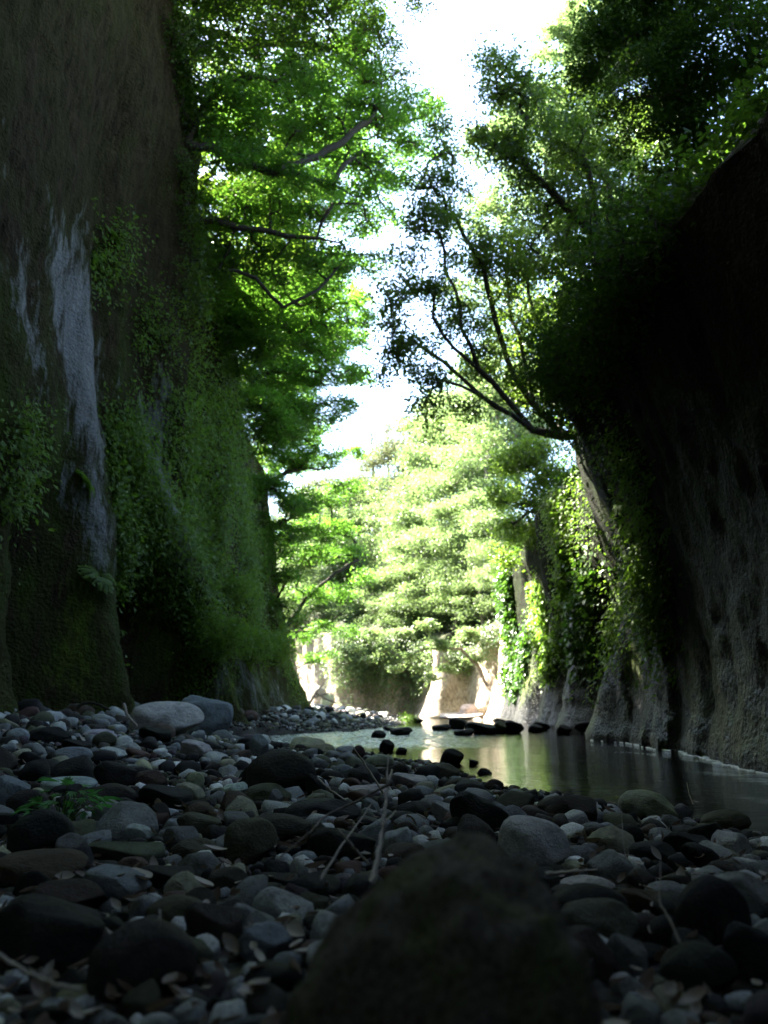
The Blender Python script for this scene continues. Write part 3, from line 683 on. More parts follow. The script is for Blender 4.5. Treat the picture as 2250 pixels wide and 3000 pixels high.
mk('leaning_tree', P(1900, 600, 26), [lm((1900, 600, 26), (1800, 300, 26), (1700, 120, 26))],
   cl((1640, 130, 26, 1.3), (1740, 60, 26, 1.6), (1850, 150, 26, 1.8), (1580, 300, 26.5, 1.2), (1480, 350, 27, 0.8), (1700, 300, 26, 1.6), (1950, 330, 25, 1.8), (1660, 480, 26, 1.5), (1850, -60, 25.5, 1.6)),
   'pale sunlit tree top highest against the sky above the dark cliff', 'tree', M_FARLEAF, M_BARK, 26, 26, 70, 0.14, group=GR, rroot=0.2, tintbase=0.7)
for i, (yy, r, lab) in enumerate([(17.2, .4, 'dark bush on the lip of the dark cliff right beside the fanning stems'), (15.6, .45, 'dark bush on the lip of the dark cliff just nearer than the fanning stems'), (14.2, .5, 'dark bush on the lip of the dark cliff below the two parallel trunks'), (12.9, .65, 'dark bush at the foot of the two parallel trunks'), (11.6, .8, 'dark bush on the lip of the dark cliff under the heavy evergreen'),
        (10.4, .85, 'dark bush highest in the picture on the lip of the dark cliff'), (9.2, .85, 'dark bush on the near lip of the dark cliff at the picture edge'), (8.0, .8, 'dark bush on the lip of the dark cliff closest to the viewpoint')]):
    row = CL['cliff_right']['V'][CL['cliff_right']['nz'] - 1]; b = row[np.argmin(np.abs(row[:, 1] - yy) + 10 * (row[:, 0] < 0))]
    make_tree('bush', (b[0] + .4, b[1], b[2] - .1), [], [((b[0] - .05, b[1], b[2] + .25), r), ((b[0] + .5, b[1] + .5, b[2] + .6), r * .9), ((b[0] - .1, b[1] - .5, b[2] - .1), r * .8), ((b[0] - .12, b[1] + .45, b[2] - .45), r * .6)], lab, 'bush', M_EVERG, M_BARK, 190 + i, 90, 26, 0.075,
              spread=(.15, .15, .11), up=.45, group='bushes on the lip of the dark cliff', rroot=.05, tintbase=.45, flat=.85)
for i, (px, py, r, lab) in enumerate([(538, 560, .55, 'dark shrub rooted in the cliff edge under the longest maple limb'), (530, 330, .5, 'dark shrub rooted in the cliff edge above the longest maple limb'), (535, 720, .5, 'dark shrub rooted in the cliff edge below the forked maple limb'), (540, 880, .55, 'dark shrub hanging on the cliff edge beside the layered maple'), (500, 140, .5, 'dark shrub high on the cliff edge near the top of the picture'), (470, 980, .4, 'dark shrub on the cliff face between the pale streaks and the maples')]):
    h, _ = cliff_hit('cliff_left', px, py)
    if h is None: continue
    make_tree('shrub', tuple(h), [], [((h.x + .2, h.y, h.z), r), ((h.x + .15, h.y + .3, h.z - .5), r * .8), ((h.x + .25, h.y - .25, h.z + .45), r * .7)], lab, 'shrub', M_BROAD, M_BARK, 210 + i, 60, 26, 0.075, spread=(.15, .15, .1), up=.5, group='shrubs rooted in the edge of the mossy cliff', rroot=.04, tintbase=.3, flat=.8)
# a spray dipping in from above
mk('overhanging_branch', P(1130, -160, 13), [lm((1130, -160, 13), (1200, -60, 13.2), (1230, 0, 13.4))], cl((1240, 0, 13.4, 0.28), (1170, -60, 13.2, 0.35), (1215, 40, 13.4, 0.2)),
   'small leafy spray dipping into the open sky at the top', 'branch', M_BROAD, M_BARK, 27, 90, 22, 0.07, spread=(0.12, 0.12, 0.1), up=0.4, rroot=0.02)

# ------------------------------------------------------------------ unseen canopy trees added behind the camera and above to shade the near bank
shade = make_tree('shade_tree', (-5.8, -3, 14), [[(-5.8, -3, 14), (-3.5, -2.5, 17), (-1, -2, 18.5)]],
    [((-3, -2, 17.5), 2.2), ((0, -1.5, 18.5), 2.4), ((-4.5, 1.5, 18), 2.2), ((-1, 2, 19), 2.2), ((-2, -5, 17.5), 2.4), ((1.5, -4.5, 18.5), 2.2)],
    'unseen leafy canopy added to shade the gorge behind the viewpoint', 'tree', M_BROAD, M_BARK, 41, 16, 90, 0.16, spread=(0.5, 0.5, 0.25), rroot=0.25, group='unseen shade canopy over the near gorge')
make_tree('shade_tree', (-5.6, 11.5, 17.6), [[(-5.6, 11.5, 17.6), (-3, 12.6, 18), (0.5, 13.8, 18.2)]], [((0, 13.5, 17.4), 1.7), ((1.4, 12.4, 17.4), 1.7), ((-1.6, 14.3, 18.4), 1.5), ((.6, 15.3, 19.2), 1.6), ((2.4, 13.4, 18.6), 1.6), ((1.8, 11, 17.6), 1.5)],  # added sun block, keeps the dark cliff's upper trees in shade
    'unseen leafy canopy added high across the gorge to block the sun', 'tree', M_BROAD, M_BARK, 46, 22, 70, 0.14, spread=(.36, .36, .2), rroot=.2, group='unseen shade canopy over the near gorge')
GSL = 'tall trees on the slope behind the mossy cliff rim'
for x, y, z, rz, sc, lab in [(5.6, -2, 12.5, 3.0, 1.0, 'unseen canopy tree shading the viewpoint from the dark cliff side'), (-5.6, -11, 13, 0.2, 1.0, 'unseen canopy tree shading the gorge well behind the viewpoint, mossy cliff side'), (5.6, -10, 12, 3.3, 1.0, 'unseen canopy tree shading the gorge well behind the viewpoint, dark cliff side'),
        (5.7, 0.3, 5.6, 3.0, 0.95, 'unseen low canopy added over the viewpoint to darken the nearest stones'), (5.8, -4, 6.4, 3.3, 0.95, 'unseen low canopy added to shade the bank behind the viewpoint'), (-5.8, 7, 17, -0.3, 0.9, 'unseen canopy tree added to shade the near brow of the mossy cliff'), (-5.4, 2.5, 15.5, 0.1, 1.0, 'unseen canopy tree shading the mossy boulder from the mossy cliff side'),  # low canopies added only to darken the nearest stones
        (-8.5, 22, 10.5, 0.9, .9, 'tall leafy tree standing right behind the drooping maple on the cliff rim'), (-9.5, 27, 10.5, 2.2, .9, 'tall leafy tree behind the taller sunlit maple'), (-9, 32, 9, 4.0, .9, 'tall leafy tree at the end of the mossy cliff'),
        (-8.5, 39.5, 7, 2.0, .9, 'leafy tree added furthest out on the mossy cliff shoulder to shade the ivy buttress'), (-13, 25, 10, 1.4, .9, 'tall leafy tree deep on the slope behind the mossy cliff'), (-13, 32, 9, 2.9, .9, 'tall leafy tree deep on the slope past the cliff end')]:  # shoulder tree added to keep direct sun off the ivy buttress
    copy_tree(shade, (x, y, z), rz, sc, lab, shade['group'] if y < 10 else GSL)

make_tree('maple_tree', (-7.2, 37.6, 8.6), [[(-7.2, 37.6, 8.6), (-6.4, 38, 12), (-5.5, 38.4, 15)]], [((-5.2, 38.5, 14.6), 1.9), ((-4.2, 38.6, 12.8), 1.4), ((-6.2, 39.4, 16.8), 1.9), ((-4.4, 37.6, 16), 1.5), ((-4.6, 39.5, 17.8), 1.4), ((-6, 37.5, 12), 1.4)],
    'tall sunlit maple added on the shoulder to shade the ivy buttress', 'tree', M_MAPLE, M_BARK, 45, 44, 40, 0.13, group=GL, rroot=.16, tintbase=.8)  # put here so its crown shades the ivy covered buttress

# ------------------------------------------------------------------ far trees beyond the bend
GF = 'sunlit trees at the far river bend'
def far_template(seed, mat, bark, n, leaves, size, r=1.0):
    rng = np.random.default_rng(seed)
    cs = []
    for i in range(n):
        a = rng.uniform(0, 6.28); rr = rng.uniform(0.2, 1) ** 0.6 * 2.3 * r; z = rng.uniform(2.2, 8.4)
        rr *= 1.15 - abs(z - 5) / 6
        cs.append(((rr * math.cos(a), rr * math.sin(a), z), rng.uniform(0.45, 1.15)))
    return make_tree('broadleaf_tree', (0, 0, 0), [[(0, 0, 0), (0.2, 0.1, 2), (0.1, -0.2, 4.5), (0.3, 0, 7)]], cs, '', 'tree', mat, bark, seed, 34, leaves, size, spread=(0.46, 0.46, 0.13), up=0.6, flat=0.85, rroot=0.2, group=GF)
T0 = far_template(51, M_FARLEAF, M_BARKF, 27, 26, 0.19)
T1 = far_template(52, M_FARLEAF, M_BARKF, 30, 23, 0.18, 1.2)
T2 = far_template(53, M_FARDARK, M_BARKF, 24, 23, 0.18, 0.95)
far_spots = [  # crown centre px, py, distance, scale, template, label
    (1100, 1420, 68, 1.0, 2, 'grey green tree beside the narrow sky gap at the far bend'), (1200, 1330, 66, 1.15, 2, 'grey green tree rising highest behind the sunlit far crowns'),
    (1290, 1270, 62, 1.1, 0, 'pale far tree below the tips of the fanning dark stems'), (1380, 1230, 58, 1.1, 1, 'pale far tree directly under the lowest fanning stem'),
    (1460, 1260, 54, 1.1, 0, 'yellow green far tree tucked under the ledge tree'), (1170, 1520, 60, 0.9, 2, 'shaded blue green tree in the middle of the far hillside'),
    (1250, 1440, 56, 1.0, 0, 'round pale tree at mid height of the far hillside'), (1330, 1450, 52, 0.95, 1, 'broad pale tree in the upper middle of the far bend'),
    (1420, 1400, 49, 0.95, 1, 'leafy far tree touching the low bushy tree of the dark cliff'), (1050, 1600, 60, 0.95, 0, 'pale tree low beside the maple sprays at the far bend'),
    (1120, 1640, 54, 0.85, 1, 'whitish green tree above the overhung sandy rock'), (1210, 1620, 51, 0.9, 0, 'whitish green tree in the centre of the far bend'),
    (1300, 1610, 48, 0.85, 1, 'sunlit tree with open crown above the sunny rock lump'), (1390, 1580, 46, 0.8, 0, 'sunlit tree next to the ivy covered buttress top'),
    (1450, 1560, 43, 0.7, 1, 'yellowish tree squeezed against the ivy covered buttress'), (1010, 1730, 53, 0.75, 0, 'pale shrub like tree behind the small maple at the cliff corner'),
    (1080, 1790, 50, 0.65, 1, 'pale low tree over the sandy rock face'), (1160, 1770, 49.5, 0.7, 0, 'pale tree leaning over the middle of the sandy rock face'),
    (1245, 1760, 47.5, 0.7, 1, 'light tree over the shadowed end of the sandy rock face'), (1330, 1740, 45.5, 0.6, 0, 'light tree rooted on the sunny rock lump'),
    (1410, 1730, 43.5, 0.6, 1, 'light tree beside the pale rock pillar'), (1460, 1680, 41, 0.5, 0, 'small light tree on top of the pale rock pillar'),
    (900, 1560, 56, 1.0, 0, 'pale far tree showing between the tiers of the thin maple branch'), (960, 1620, 54, .95, 1, 'pale far tree behind the upper sprays of the small corner maple'),
    (880, 1720, 51, .8, 0, 'pale far tree behind the small corner maple, closest to the cliff corner'), (940, 1780, 50, .7, 1, 'low pale tree above the driftwood gap'), (1000, 1850, 48.5, .5, 0, 'low bush like tree hanging over the bright end of the sandy rock face'),
    (1110, 1850, 47.6, .5, 1, 'low bush like tree hanging over the middle of the sandy rock face'), (1190, 1840, 47.4, .5, 0, 'low bush like tree over the shadowed hollow of the sandy rock face'), (1100, 1520, 64, 1.0, 1, 'pale round tree standing under the bare trees'), (1340, 1340, 60, 1.2, 0, 'tall pale tree behind the broad one in the upper middle of the far bend'), (1500, 1180, 52, 1.3, 1, 'tall yellow green tree right behind the ledge tree'),
    (960, 1480, 62, 1.0, 2, 'grey green tree half hidden behind the thin maple branch'), (1030, 1480, 66, 0.8, 2, 'grey green tree at the foot of the narrow sky gap')]
used = set(); rr = random.Random(5)
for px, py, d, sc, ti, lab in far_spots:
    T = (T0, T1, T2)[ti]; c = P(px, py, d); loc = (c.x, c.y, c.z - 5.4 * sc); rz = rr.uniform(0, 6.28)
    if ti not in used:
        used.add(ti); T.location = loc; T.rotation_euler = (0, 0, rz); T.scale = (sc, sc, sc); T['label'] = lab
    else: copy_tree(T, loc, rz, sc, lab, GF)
# thin bare trees against the sky gap
for k, (px, d, lab) in enumerate([(1085, 70, 'thin nearly bare tree standing in the narrow sky gap'), (1130, 72, 'taller thin bare tree beside the narrow sky gap'), (1180, 74, 'thin bare tree in front of the grey green hilltop trees')]):
    b = P(px, 1560, d); hgt = 9 + k
    make_tree('bare_tree', b, [[tuple(b), (b.x + 0.3, b.y, b.z + hgt * 0.5), (b.x + 0.1, b.y, b.z + hgt)]], [((b.x, b.y, b.z + hgt * 0.75), 1.6), ((b.x + 0.2, b.y, b.z + hgt), 1.3)],
              lab, 'tree', M_FARDARK, M_BARKF, 80 + k, 16, 9, 0.16, rroot=0.14, rtip=0.018, group='bare trees on the far hilltop')
# sprays hanging in front of the sandy rocks
mk('maple_tree', P(1430, 2010, 40.5), [lm((1430, 2010, 40.5), (1400, 1950, 40.5), (1350, 1900, 40.4), (1260, 1900, 40.3), (1180, 1930, 40.2))],
   cl((1370, 1860, 40.4, 0.8), (1280, 1890, 40.3, 0.7), (1200, 1930, 40.2, 0.5), (1310, 1960, 40.2, 0.55), (1120, 1900, 40.2, .45), (1040, 1900, 40.4, .4), (1080, 1930, 40.3, .35), (1150, 1960, 40.2, .3), (1230, 1960, 40.2, .35), (1090, 1850, 40.4, .5), (1180, 1850, 40.4, .6), (1250, 1830, 40.5, .6), (1400, 1930, 40.4, 0.5), (1270, 1990, 40.1, 0.35)),
   'pale maple arching low over the sunny rock lump at the far bend', 'tree', M_FARLEAF, M_BARKF, 91, 40, 52, 0.14, group=GF, rroot=0.09, tintbase=0.85, flat=0.45)

# ------------------------------------------------------------------ plants on the cliffs
cliff_is_left = lambda n: n == 'cliff_left'
def sample_cliff(name, blobs, rng):
    """blobs: (px, py, radius_m, count) -> points and normals on the cliff near that spot"""
    c = CL[name]; V = c['V']
    Vn = V[:c['nz']].reshape(-1, 3)
    nr = np.repeat(np.concatenate([c['nrm'], 0 * c['nrm'][:, :1]], 1)[None], c['nz'], 0).reshape(-1, 3)
    Pp, Nn = [], []
    for px, py, r, n in blobs:
        h, _ = cliff_hit(name, px, py)
        if h is None: continue
        d2 = ((Vn - np.array(h)) ** 2 * [1, 1, 0.45]).sum(1)
        wgt = np.exp(-d2 / (r * r)); wgt[d2 > 5 * r * r] = 0
        if wgt.sum() <= 0: continue
        i = rng.choice(len(Vn), n, p=wgt / wgt.sum())
        Pp.append(Vn[i] + rng.normal(size=(n, 3)) * 0.04); Nn.append(nr[i])
    Pp, Nn = np.concatenate(Pp), np.concatenate(Nn)
    if cliff_is_left(name):
        keep = ~((Pp[:, 1] > 13.4) & (Pp[:, 1] < 16.0) & (Pp[:, 2] < 2.6 - 0.5 * np.abs(Pp[:, 1] - 14.7))); Pp, Nn = Pp[keep], Nn[keep]
    return Pp, Nn
def cover(name, obj, cliff, blobs, mat, size, seed, label, per=7, spread=0.09, out=0.12, ratio=0.5, hang=0.5, tint=0.5, parent=None):
    rng = np.random.default_rng(seed)
    p, n = sample_cliff(cliff, blobs, rng)
    k = len(p); rep = np.repeat(np.arange(k), per); N = len(rep)
    q = p[rep] + rng.normal(size=(N, 3)) * spread + n[rep] * np.abs(rng.normal(size=(N, 1))) * out
    nr = n[rep] * 0.8 + np.array([0, 0, 0.55]) + rng.normal(size=(N, 3)) * 0.45
    ax = n[rep] * 0.5 + rng.normal(size=(N, 3)) * 0.6 - np.array([0, 0, hang])
    t = np.clip(rng.normal(tint, 0.18, N) + rng.normal(0, 0.34, k)[rep], 0, 1)
    me = leaf_mesh(obj, q, nr, size, rng, mat, t, ratio, ax)
    o = link(name, me, parent)
    if label: tag(o, label, 'plants', kind='stuff')
    return o
cover('undergrowth', 'undergrowth_left', 'cliff_left',
      [(350, 1480, .6, 420), (350, 1620, .75, 700), (420, 1720, .8, 550), (470, 1800, .8, 550), (520, 1880, .7, 500), (380, 1450, .5, 500), (540, 1500, .7, 700), (430, 1560, .5, 500), (560, 1330, .6, 400), (600, 1600, .8, 900),
       (640, 1420, .9, 600), (700, 1500, .9, 600), (640, 1150, .9, 450), (730, 1700, .9, 900), (330, 1300, .4, 260), (60, 1300, .35, 90), (380, 1250, .4, 160), (20, 1400, .4, 150), (280, 760, .4, 110), (420, 960, .5, 160), (680, 1280, 1., 500), (560, 1100, .8, 260), (790, 1500, 1., 600), (820, 1900, 1., 500), (340, 700, .3, 60), (500, 1250, .6, 300)],
      M_UNDER, 0.095, 101, 'small ferns and creepers covering the mossy cliff', per=5, spread=0.09, out=0.18, tint=0.6)
cover('undergrowth', 'undergrowth_right', 'cliff_right',
      [(1640, 1450, .6, 300), (1660, 1600, .5, 350), (1900, 1750, .45, 320), (1930, 1650, .4, 150), (1870, 1400, .6, 200), (1750, 1800, .7, 160), (1820, 1850, .6, 160), (1680, 1400, .7, 160), (1720, 1500, .7, 120), (1950, 1830, .4, 60)],
      M_UNDER, 0.10, 102, 'ferns and creepers hanging on the dark cliff', per=6, spread=0.10, out=0.16, hang=0.8)
cover('undergrowth', 'undergrowth_far', 'cliff_far',
      [(1100, 1900, 1.3, 600), (1180, 1900, 1.3, 600), (1240, 1890, 1.2, 500), (1020, 1920, 1.0, 400), (1380, 1880, .8, 300), (1050, 1880, 1., 300), (1440, 1850, .7, 200), (1330, 1850, .9, 300)],
      M_FARLEAF, 0.15, 103, 'sunlit creepers hanging over the sandy rock at the far bend', per=6, spread=0.2, out=0.3)
# low growth on the ground above both cliffs
def top_cover(cliff, obj, y0, y1, n, mat, seed, label):
    rng = np.random.default_rng(seed); c = CL[cliff]; V = c['V']; m = (V[0, :, 1] > y0) & (V[0, :, 1] < y1); T = V[c['nz'] - 1:c['nz'] + 4][:, m]
    i = rng.integers(0, 4, n); j = rng.integers(0, T.shape[1], n); f = rng.uniform(size=(n, 1))
    p = T[i, j] * (1 - f) + T[i + 1, j] * f
    rep_ = np.repeat(np.arange(n), 9); N = len(rep_); q = p[rep_] + rng.normal(size=(N, 3)) * [.16, .16, .10] + [0, 0, .16]
    t = np.clip(rng.normal(.4, .2, N) + rng.normal(0, .25, n)[rep_], 0, 1)
    o = link('undergrowth', leaf_mesh(obj, q, np.array([0, 0, .8]) + rng.normal(size=(N, 3)) * .5, .10, rng, mat, t)); tag(o, label, 'plants', kind='stuff')
top_cover('cliff_right', 'top_growth_right', 4, 33, 4500, M_EVERG, 121, 'low dark growth on the ground above the dark cliff')
top_cover('cliff_left', 'top_growth_left', 13, 34, 2500, M_UNDER, 122, 'low growth on the ground above the mossy cliff')
# ivy on the far end of the dark cliff
def ivy(blobs, seed, label, size, mat=M_IVY, tint=0.5, per=6):
    e = empty('ivy', cliff_hit('cliff_right', blobs[0][0], blobs[0][1])[0]); tag(e, label, 'ivy', 'ivy curtains on the dark cliff')
    o = cover('foliage', 'ivy_leaves', 'cliff_right', blobs, mat, size, seed, None, per, 0.10, 0.10, 0.75, 0.9, tint, None)
    o['kind'] = 'stuff'; o.parent = e; o.location = -e.location
    rng = np.random.default_rng(seed); ch = []
    for px, py, r, n in blobs[:4]:
        h, _ = cliff_hit('cliff_right', px, py)
        if h is None: continue
        for k in range(3):
            b = np.array(h) + rng.normal(size=3) * [0.05, r * 0.5, 0.1] + [-0.08, 0, 0]
            ch.append((np.array([b + [rng.normal() * 0.03, rng.normal() * 0.06, s] for s in np.linspace(-r, r, 6)]) - np.array(e.location), np.full(6, 0.012)))
    link('stem', tubes_mesh('ivy_stem', ch, M_BARK), e)
ivy([(1500, 1800, .5, 300), (1510, 1880, .5, 340), (1520, 1950, .45, 300), (1490, 1720, .5, 200), (1550, 1920, .4, 200), (1500, 1980, .3, 120)], 111, 'glossy dark ivy cloaking the end buttress of the dark cliff', 0.17, tint=0.35)
ivy([(1655, 1500, .28, 120), (1665, 1600, .28, 160), (1668, 1700, .28, 180), (1665, 1800, .28, 160), (1660, 1880, .28, 120)], 112, 'bright green ivy hanging in a long narrow strip on the dark cliff', 0.13, M_UNDER, 0.9)
ivy([(1600, 1850, .4, 260), (1610, 1900, .4, 260), (1590, 1780, .4, 160), (1620, 1940, .3, 140)], 113, 'bushy bright creeper above the pale foot of the dark cliff', 0.13, M_UNDER, 0.75)
ivy([(1700, 1820, .4, 120), (1730, 1740, .4, 110), (1720, 1880, .35, 90)], 114, 'sparse large leaved creeper in the recess of the dark cliff', 0.17, tint=0.7)

# ferns: several fronds each
def fern_mesh(seed):
    rng = np.random.default_rng(seed); pos, nr, ax = [], [], []
    for k in range(11):
        a = k / 11 * 6.28 + rng.normal() * 0.2; L = rng.uniform(0.7, 1.1); s = np.linspace(0.12, 1, 13)
        d = np.array([math.cos(a), math.sin(a), 0]); side = np.array([-d[1], d[0], 0])
        for t in s:
            c = d * L * t * 0.8 + np.array([0, 0, L * (0.55 * t - 0.62 * t * t)])
            for sg in (-1, 1):
                pos.append(c); nr.append(np.array([0, 0, 1]) + d * 0.4 * t); ax.append(side * sg + d * 0.45)
    pos = np.array(pos); t = np.clip(rng.normal(0.6, 0.15, len(pos)), 0, 1)
    return leaf_mesh('fern_fronds', pos, np.array(nr), 0.25, rng, M_UNDER, t, 0.4, np.array(ax))
FM = [fern_mesh(s) for s in (1, 2, 3)]
rr = random.Random(9)
def fern(cliff, px, py, sc, label):
    h, n = cliff_hit(cliff, px, py)
    if h is None: return
    sgn = 1 if cliff == 'cliff_left' else -1
    o = link('fern', rr.choice(FM)); o.location = h + Vector((0.03 * sgn, 0, 0)); o.scale = (sc,) * 3
    o.rotation_euler = (rr.uniform(-.3, .3), sgn * rr.uniform(0.7, 1.1), rr.uniform(-0.5, 0.5)); tag(o, label, 'fern', 'ferns rooted on the cliffs')
for px, py, sc, lab in [(285, 1690, .42, 'blue green fern hanging beside the lower tip of the widest pale streak'), (240, 1420, .3, 'small fern at the edge of the widest pale streak'), (455, 1290, .34, 'fern beside the narrow pale streak on the mossy cliff'),
        (640, 1560, .55, 'pale green fern tuft jutting from the middle of the mossy cliff'), (365, 1300, .32, 'yellow green fern between the two pale streaks'), (520, 1360, .4, 'bright fern on the mossy cliff just past the narrow pale streak'),
        (20, 1480, .3, 'lone fern on the darkest near part of the mossy cliff'), (330, 700, .25, 'tiny fern high on the dark near cliff face'), (280, 760, .22, 'tiny fern under the highest one on the near cliff face'),
        (690, 1720, .6, 'wide fern above the shrubs at the foot of the mossy cliff'), (430, 1580, .36, 'fern at the lower end of the narrow pale streak'), (550, 1850, .4, 'fern above the pale ramp of rock at the cliff foot')]:
    fern('cliff_left', px, py, sc, lab)
for px, py, sc, lab in [(1895, 1680, .34, 'fern fanning from the dark overhang above the pool'), (1850, 1560, .28, 'small fern on the dark cliff edge under the overhang'), (1960, 1560, .22, 'tiny fern alone on the darkest part of the dark cliff'), (1900, 1790, .36, 'lowest fern on the dark cliff above the wet foot'), (1830, 1480, .26, 'small fern near the top of the overhang edge')]:
    fern('cliff_right', px, py, sc, lab)
# shrubs at the cliff foot
for i, (px, py, dd, r, lab) in enumerate([(610, 1870, 17.6, .75, 'dense soft shrub at the foot of the mossy cliff beside the hollow'), (700, 1900, 20.5, .75, 'dense green shrub in the middle of the cliff foot'), (790, 1900, 23.5, .7, 'blue green shrub nearest the cliff corner'), (660, 1740, 19.5, .6, 'feathery shrub growing above the cliff foot shrubs')]):
    h, _ = cliff_hit('cliff_left', px, py)
    c = h + Vector((0.25, -0.1, 0))
    make_tree('shrub', tuple(h - Vector((0.1, 0, r * 0.7))), [], [(tuple(c), r), (tuple(c + Vector((0, 0.7, 0.15))), r * .8), (tuple(c + Vector((0, -0.6, 0.1))), r * .75)], lab, 'shrub', M_UNDER, M_BARK, 130 + i, 110, 34, 0.07,
              spread=(0.14, 0.14, 0.1), up=0.5, rtip=0.004, rroot=0.03, group='shrubs at the foot of the mossy cliff')

# ------------------------------------------------------------------ stones
import bmesh
def stone_np(sub, seed, facet=0.5, bump=0.12, pn=2.6):
    bm = bmesh.new(); bmesh.ops.create_icosphere(bm, subdivisions=sub, radius=1.0)
    V = np.array([v.co[:] for v in bm.verts]); F = np.array([[v.index for v in f.verts] for f in bm.faces]); bm.free()
    rng = np.random.default_rng(seed)
    V = V / (np.abs(V) ** pn).sum(1)[:, None] ** (1 / pn)
    for k in range(int(13 * facet) + 2):
        n = rng.normal(size=3); n /= np.linalg.norm(n); c = rng.uniform(0.55, 0.86)
        d = V @ n; V = V - np.maximum(0, d - c)[:, None] * n * rng.uniform(0.75, 1.0)
    r = 1 + bump * fbm(V * 1.3 + seed * 3.1, 2, seed) + bump * 0.28 * fbm(V * 4.5 + seed, 3, seed + 3)
    V = V * r[:, None]
    V -= (V.max(0) + V.min(0)) / 2; V /= (V.max(0) - V.min(0)) / 2
    return V, F
VAR_HI = [stone_np(4, 200 + i, f, b, p) for i, (f, b, p) in enumerate([(.1, .10, 2.3), (.3, .12, 2.4), (.6, .14, 2.5), (.9, .12, 2.8), (.2, .16, 2.2), (.5, .10, 3.0), (1.2, .12, 2.6), (.15, .08, 2.1)])]
ME_HI = [mesh_np('stone', v, f, True, None, M_STONE) for v, f in VAR_HI]
VAR_MID = [stone_np(3, 300 + i, random.Random(i).uniform(.3, 1.5), random.Random(i + 50).uniform(.08, .16), random.Random(i + 90).uniform(2.1, 2.9)) for i in range(12)]
ME_MID = [mesh_np('stone', v, f, True, None, M_STONE) for v, f in VAR_MID]
VAR_LO = [stone_np(2, 400 + i, random.Random(i).uniform(.3, 1.2), .12, 2.5) for i in range(10)]
VAR_VLO = [stone_np(1, 450 + i, .2, .1, 2.4) for i in range(6)]
PAL = {'dark': (0.026, 0.025, 0.024), 'black': (0.016, 0.015, 0.015), 'darkbrown': (0.048, 0.039, 0.032), 'brown': (0.085, 0.060, 0.043), 'reddish': (0.10, 0.058, 0.048),
       'grey': (0.17, 0.172, 0.165), 'bluegrey': (0.25, 0.26, 0.265), 'pale': (0.48, 0.485, 0.46), 'white': (0.62, 0.61, 0.58), 'olive': (0.085, 0.088, 0.055), 'tan': (0.30, 0.29, 0.20), 'yellow': (0.34, 0.33, 0.21), 'purple': (0.10, 0.075, 0.085)}
CWORD = {'dark': 'dark', 'black': 'black', 'darkbrown': 'dark brown', 'brown': 'brown', 'reddish': 'reddish', 'grey': 'grey', 'bluegrey': 'blue grey', 'pale': 'pale grey', 'white': 'whitish', 'olive': 'olive', 'tan': 'tan', 'yellow': 'yellowish', 'purple': 'purplish'}
GS = 'stones of the gravel bar'
placed = []   # x, y, rx, ry, top
HEROES = []   # (short name, x, y)
def put_stone(loc, half, rot, me, colr, name, label, group, cat='stone', tilt=(0, 0)):
    o = link(name, me); o.location = loc; o.scale = half; o.rotation_euler = (tilt[0], tilt[1], rot)
    o.color = (*colr, 1); tag(o, label, cat, group); return o
rs = random.Random(77)
def hero(x0, y0, x1, y1, col, label, short=None, var=None, deep=1.0, water=False, tilt=0.0, rot=None, d=None, name=None, hide=0.0):
    """a stone seen in the photo: its outline's width, height and the ground it touches"""
    xc = (x0 + x1) / 2
    if d: h = P(xc, y1, d)
    else: h = ground_hit(xc, y1, water)
    gzv = WATER_Z if water else gz1(h.x, h.y)
    k = math.hypot(h.y, h.x) / FPX * 1.0
    wdt = (x1 - x0) * k; vis = (y1 - y0) * k
    dep = wdt * 0.85 * deep; ang = math.atan2(CAM_H - h.z, h.y)
    hz = max(0.28 * wdt, vis - dep * math.sin(ang) * 0.8)
    tot = hz * 1.22
    cx, cy = h.x * (1 + dep * 0.42 / max(h.y, .5)), h.y + dep * 0.42
    col3 = tuple(c * rs.uniform(0.92, 1.1) for c in PAL[col])
    me = ME_HI[var if var is not None else rs.randrange(len(ME_HI))]
    if water: hz *= 1.15; tot *= 1.15
    o = put_stone((cx, cy, gzv + hz - tot / 2), (wdt / 2 * 1.03, dep / 2, tot / 2), (rs.uniform(-.15, .15) if rot is None else rot), me, col3, name or ('boulder' if wdt > 0.5 else 'stone'), label, 'larger stones of the gravel bar', tilt=(0, tilt))
    placed.append((cx, cy, wdt / 2, dep / 2, gzv + hz))
    if short: HEROES.append((short, cx, cy))
    return o
H = hero
H(388, 2059, 585, 2161, 'pale', 'largest pale grey boulder, domed, at the back of the gravel bar', 'largest pale boulder', 1)
H(512, 2039, 668, 2160, 'bluegrey', 'slanting blue grey slab leaning behind the largest pale boulder', 'slanting blue slab', 3, tilt=0.45, deep=.6)
H(573, 2030, 651, 2074, 'pale', 'flat pale block lying at the cliff foot behind the blue slab', None, 5)
H(780, 2048, 807, 2074, 'black', 'small round black stone at the far cliff foot', None, 0)
H(346, 2057, 414, 2092, 'grey', 'flat grey stone behind the largest pale boulder near the bent stick', None, 2)
H(722, 2202, 915, 2335, 'darkbrown', 'large dark brown dome shaped boulder in the middle of the gravel bar', 'large brown dome', 0, deep=.9)
H(895, 2270, 952, 2341, 'dark', 'dark stone touching the side of the large brown dome boulder', None, 5)
H(712, 2297, 848, 2366, 'olive', 'long olive oval stone in front of the large brown dome boulder', 'olive oval stone', 7)
H(786, 2318, 826, 2370, 'bluegrey', 'small blue stone leaning against the olive oval stone', None, 2)
H(729, 2155, 784, 2220, 'bluegrey', 'upright speckled blue grey stone near the edge of the rapids', 'upright speckled stone', 2)
H(275, 2237, 393, 2316, 'dark', 'dark rounded stone with a twig on its face', 'dark twig stone', 4)
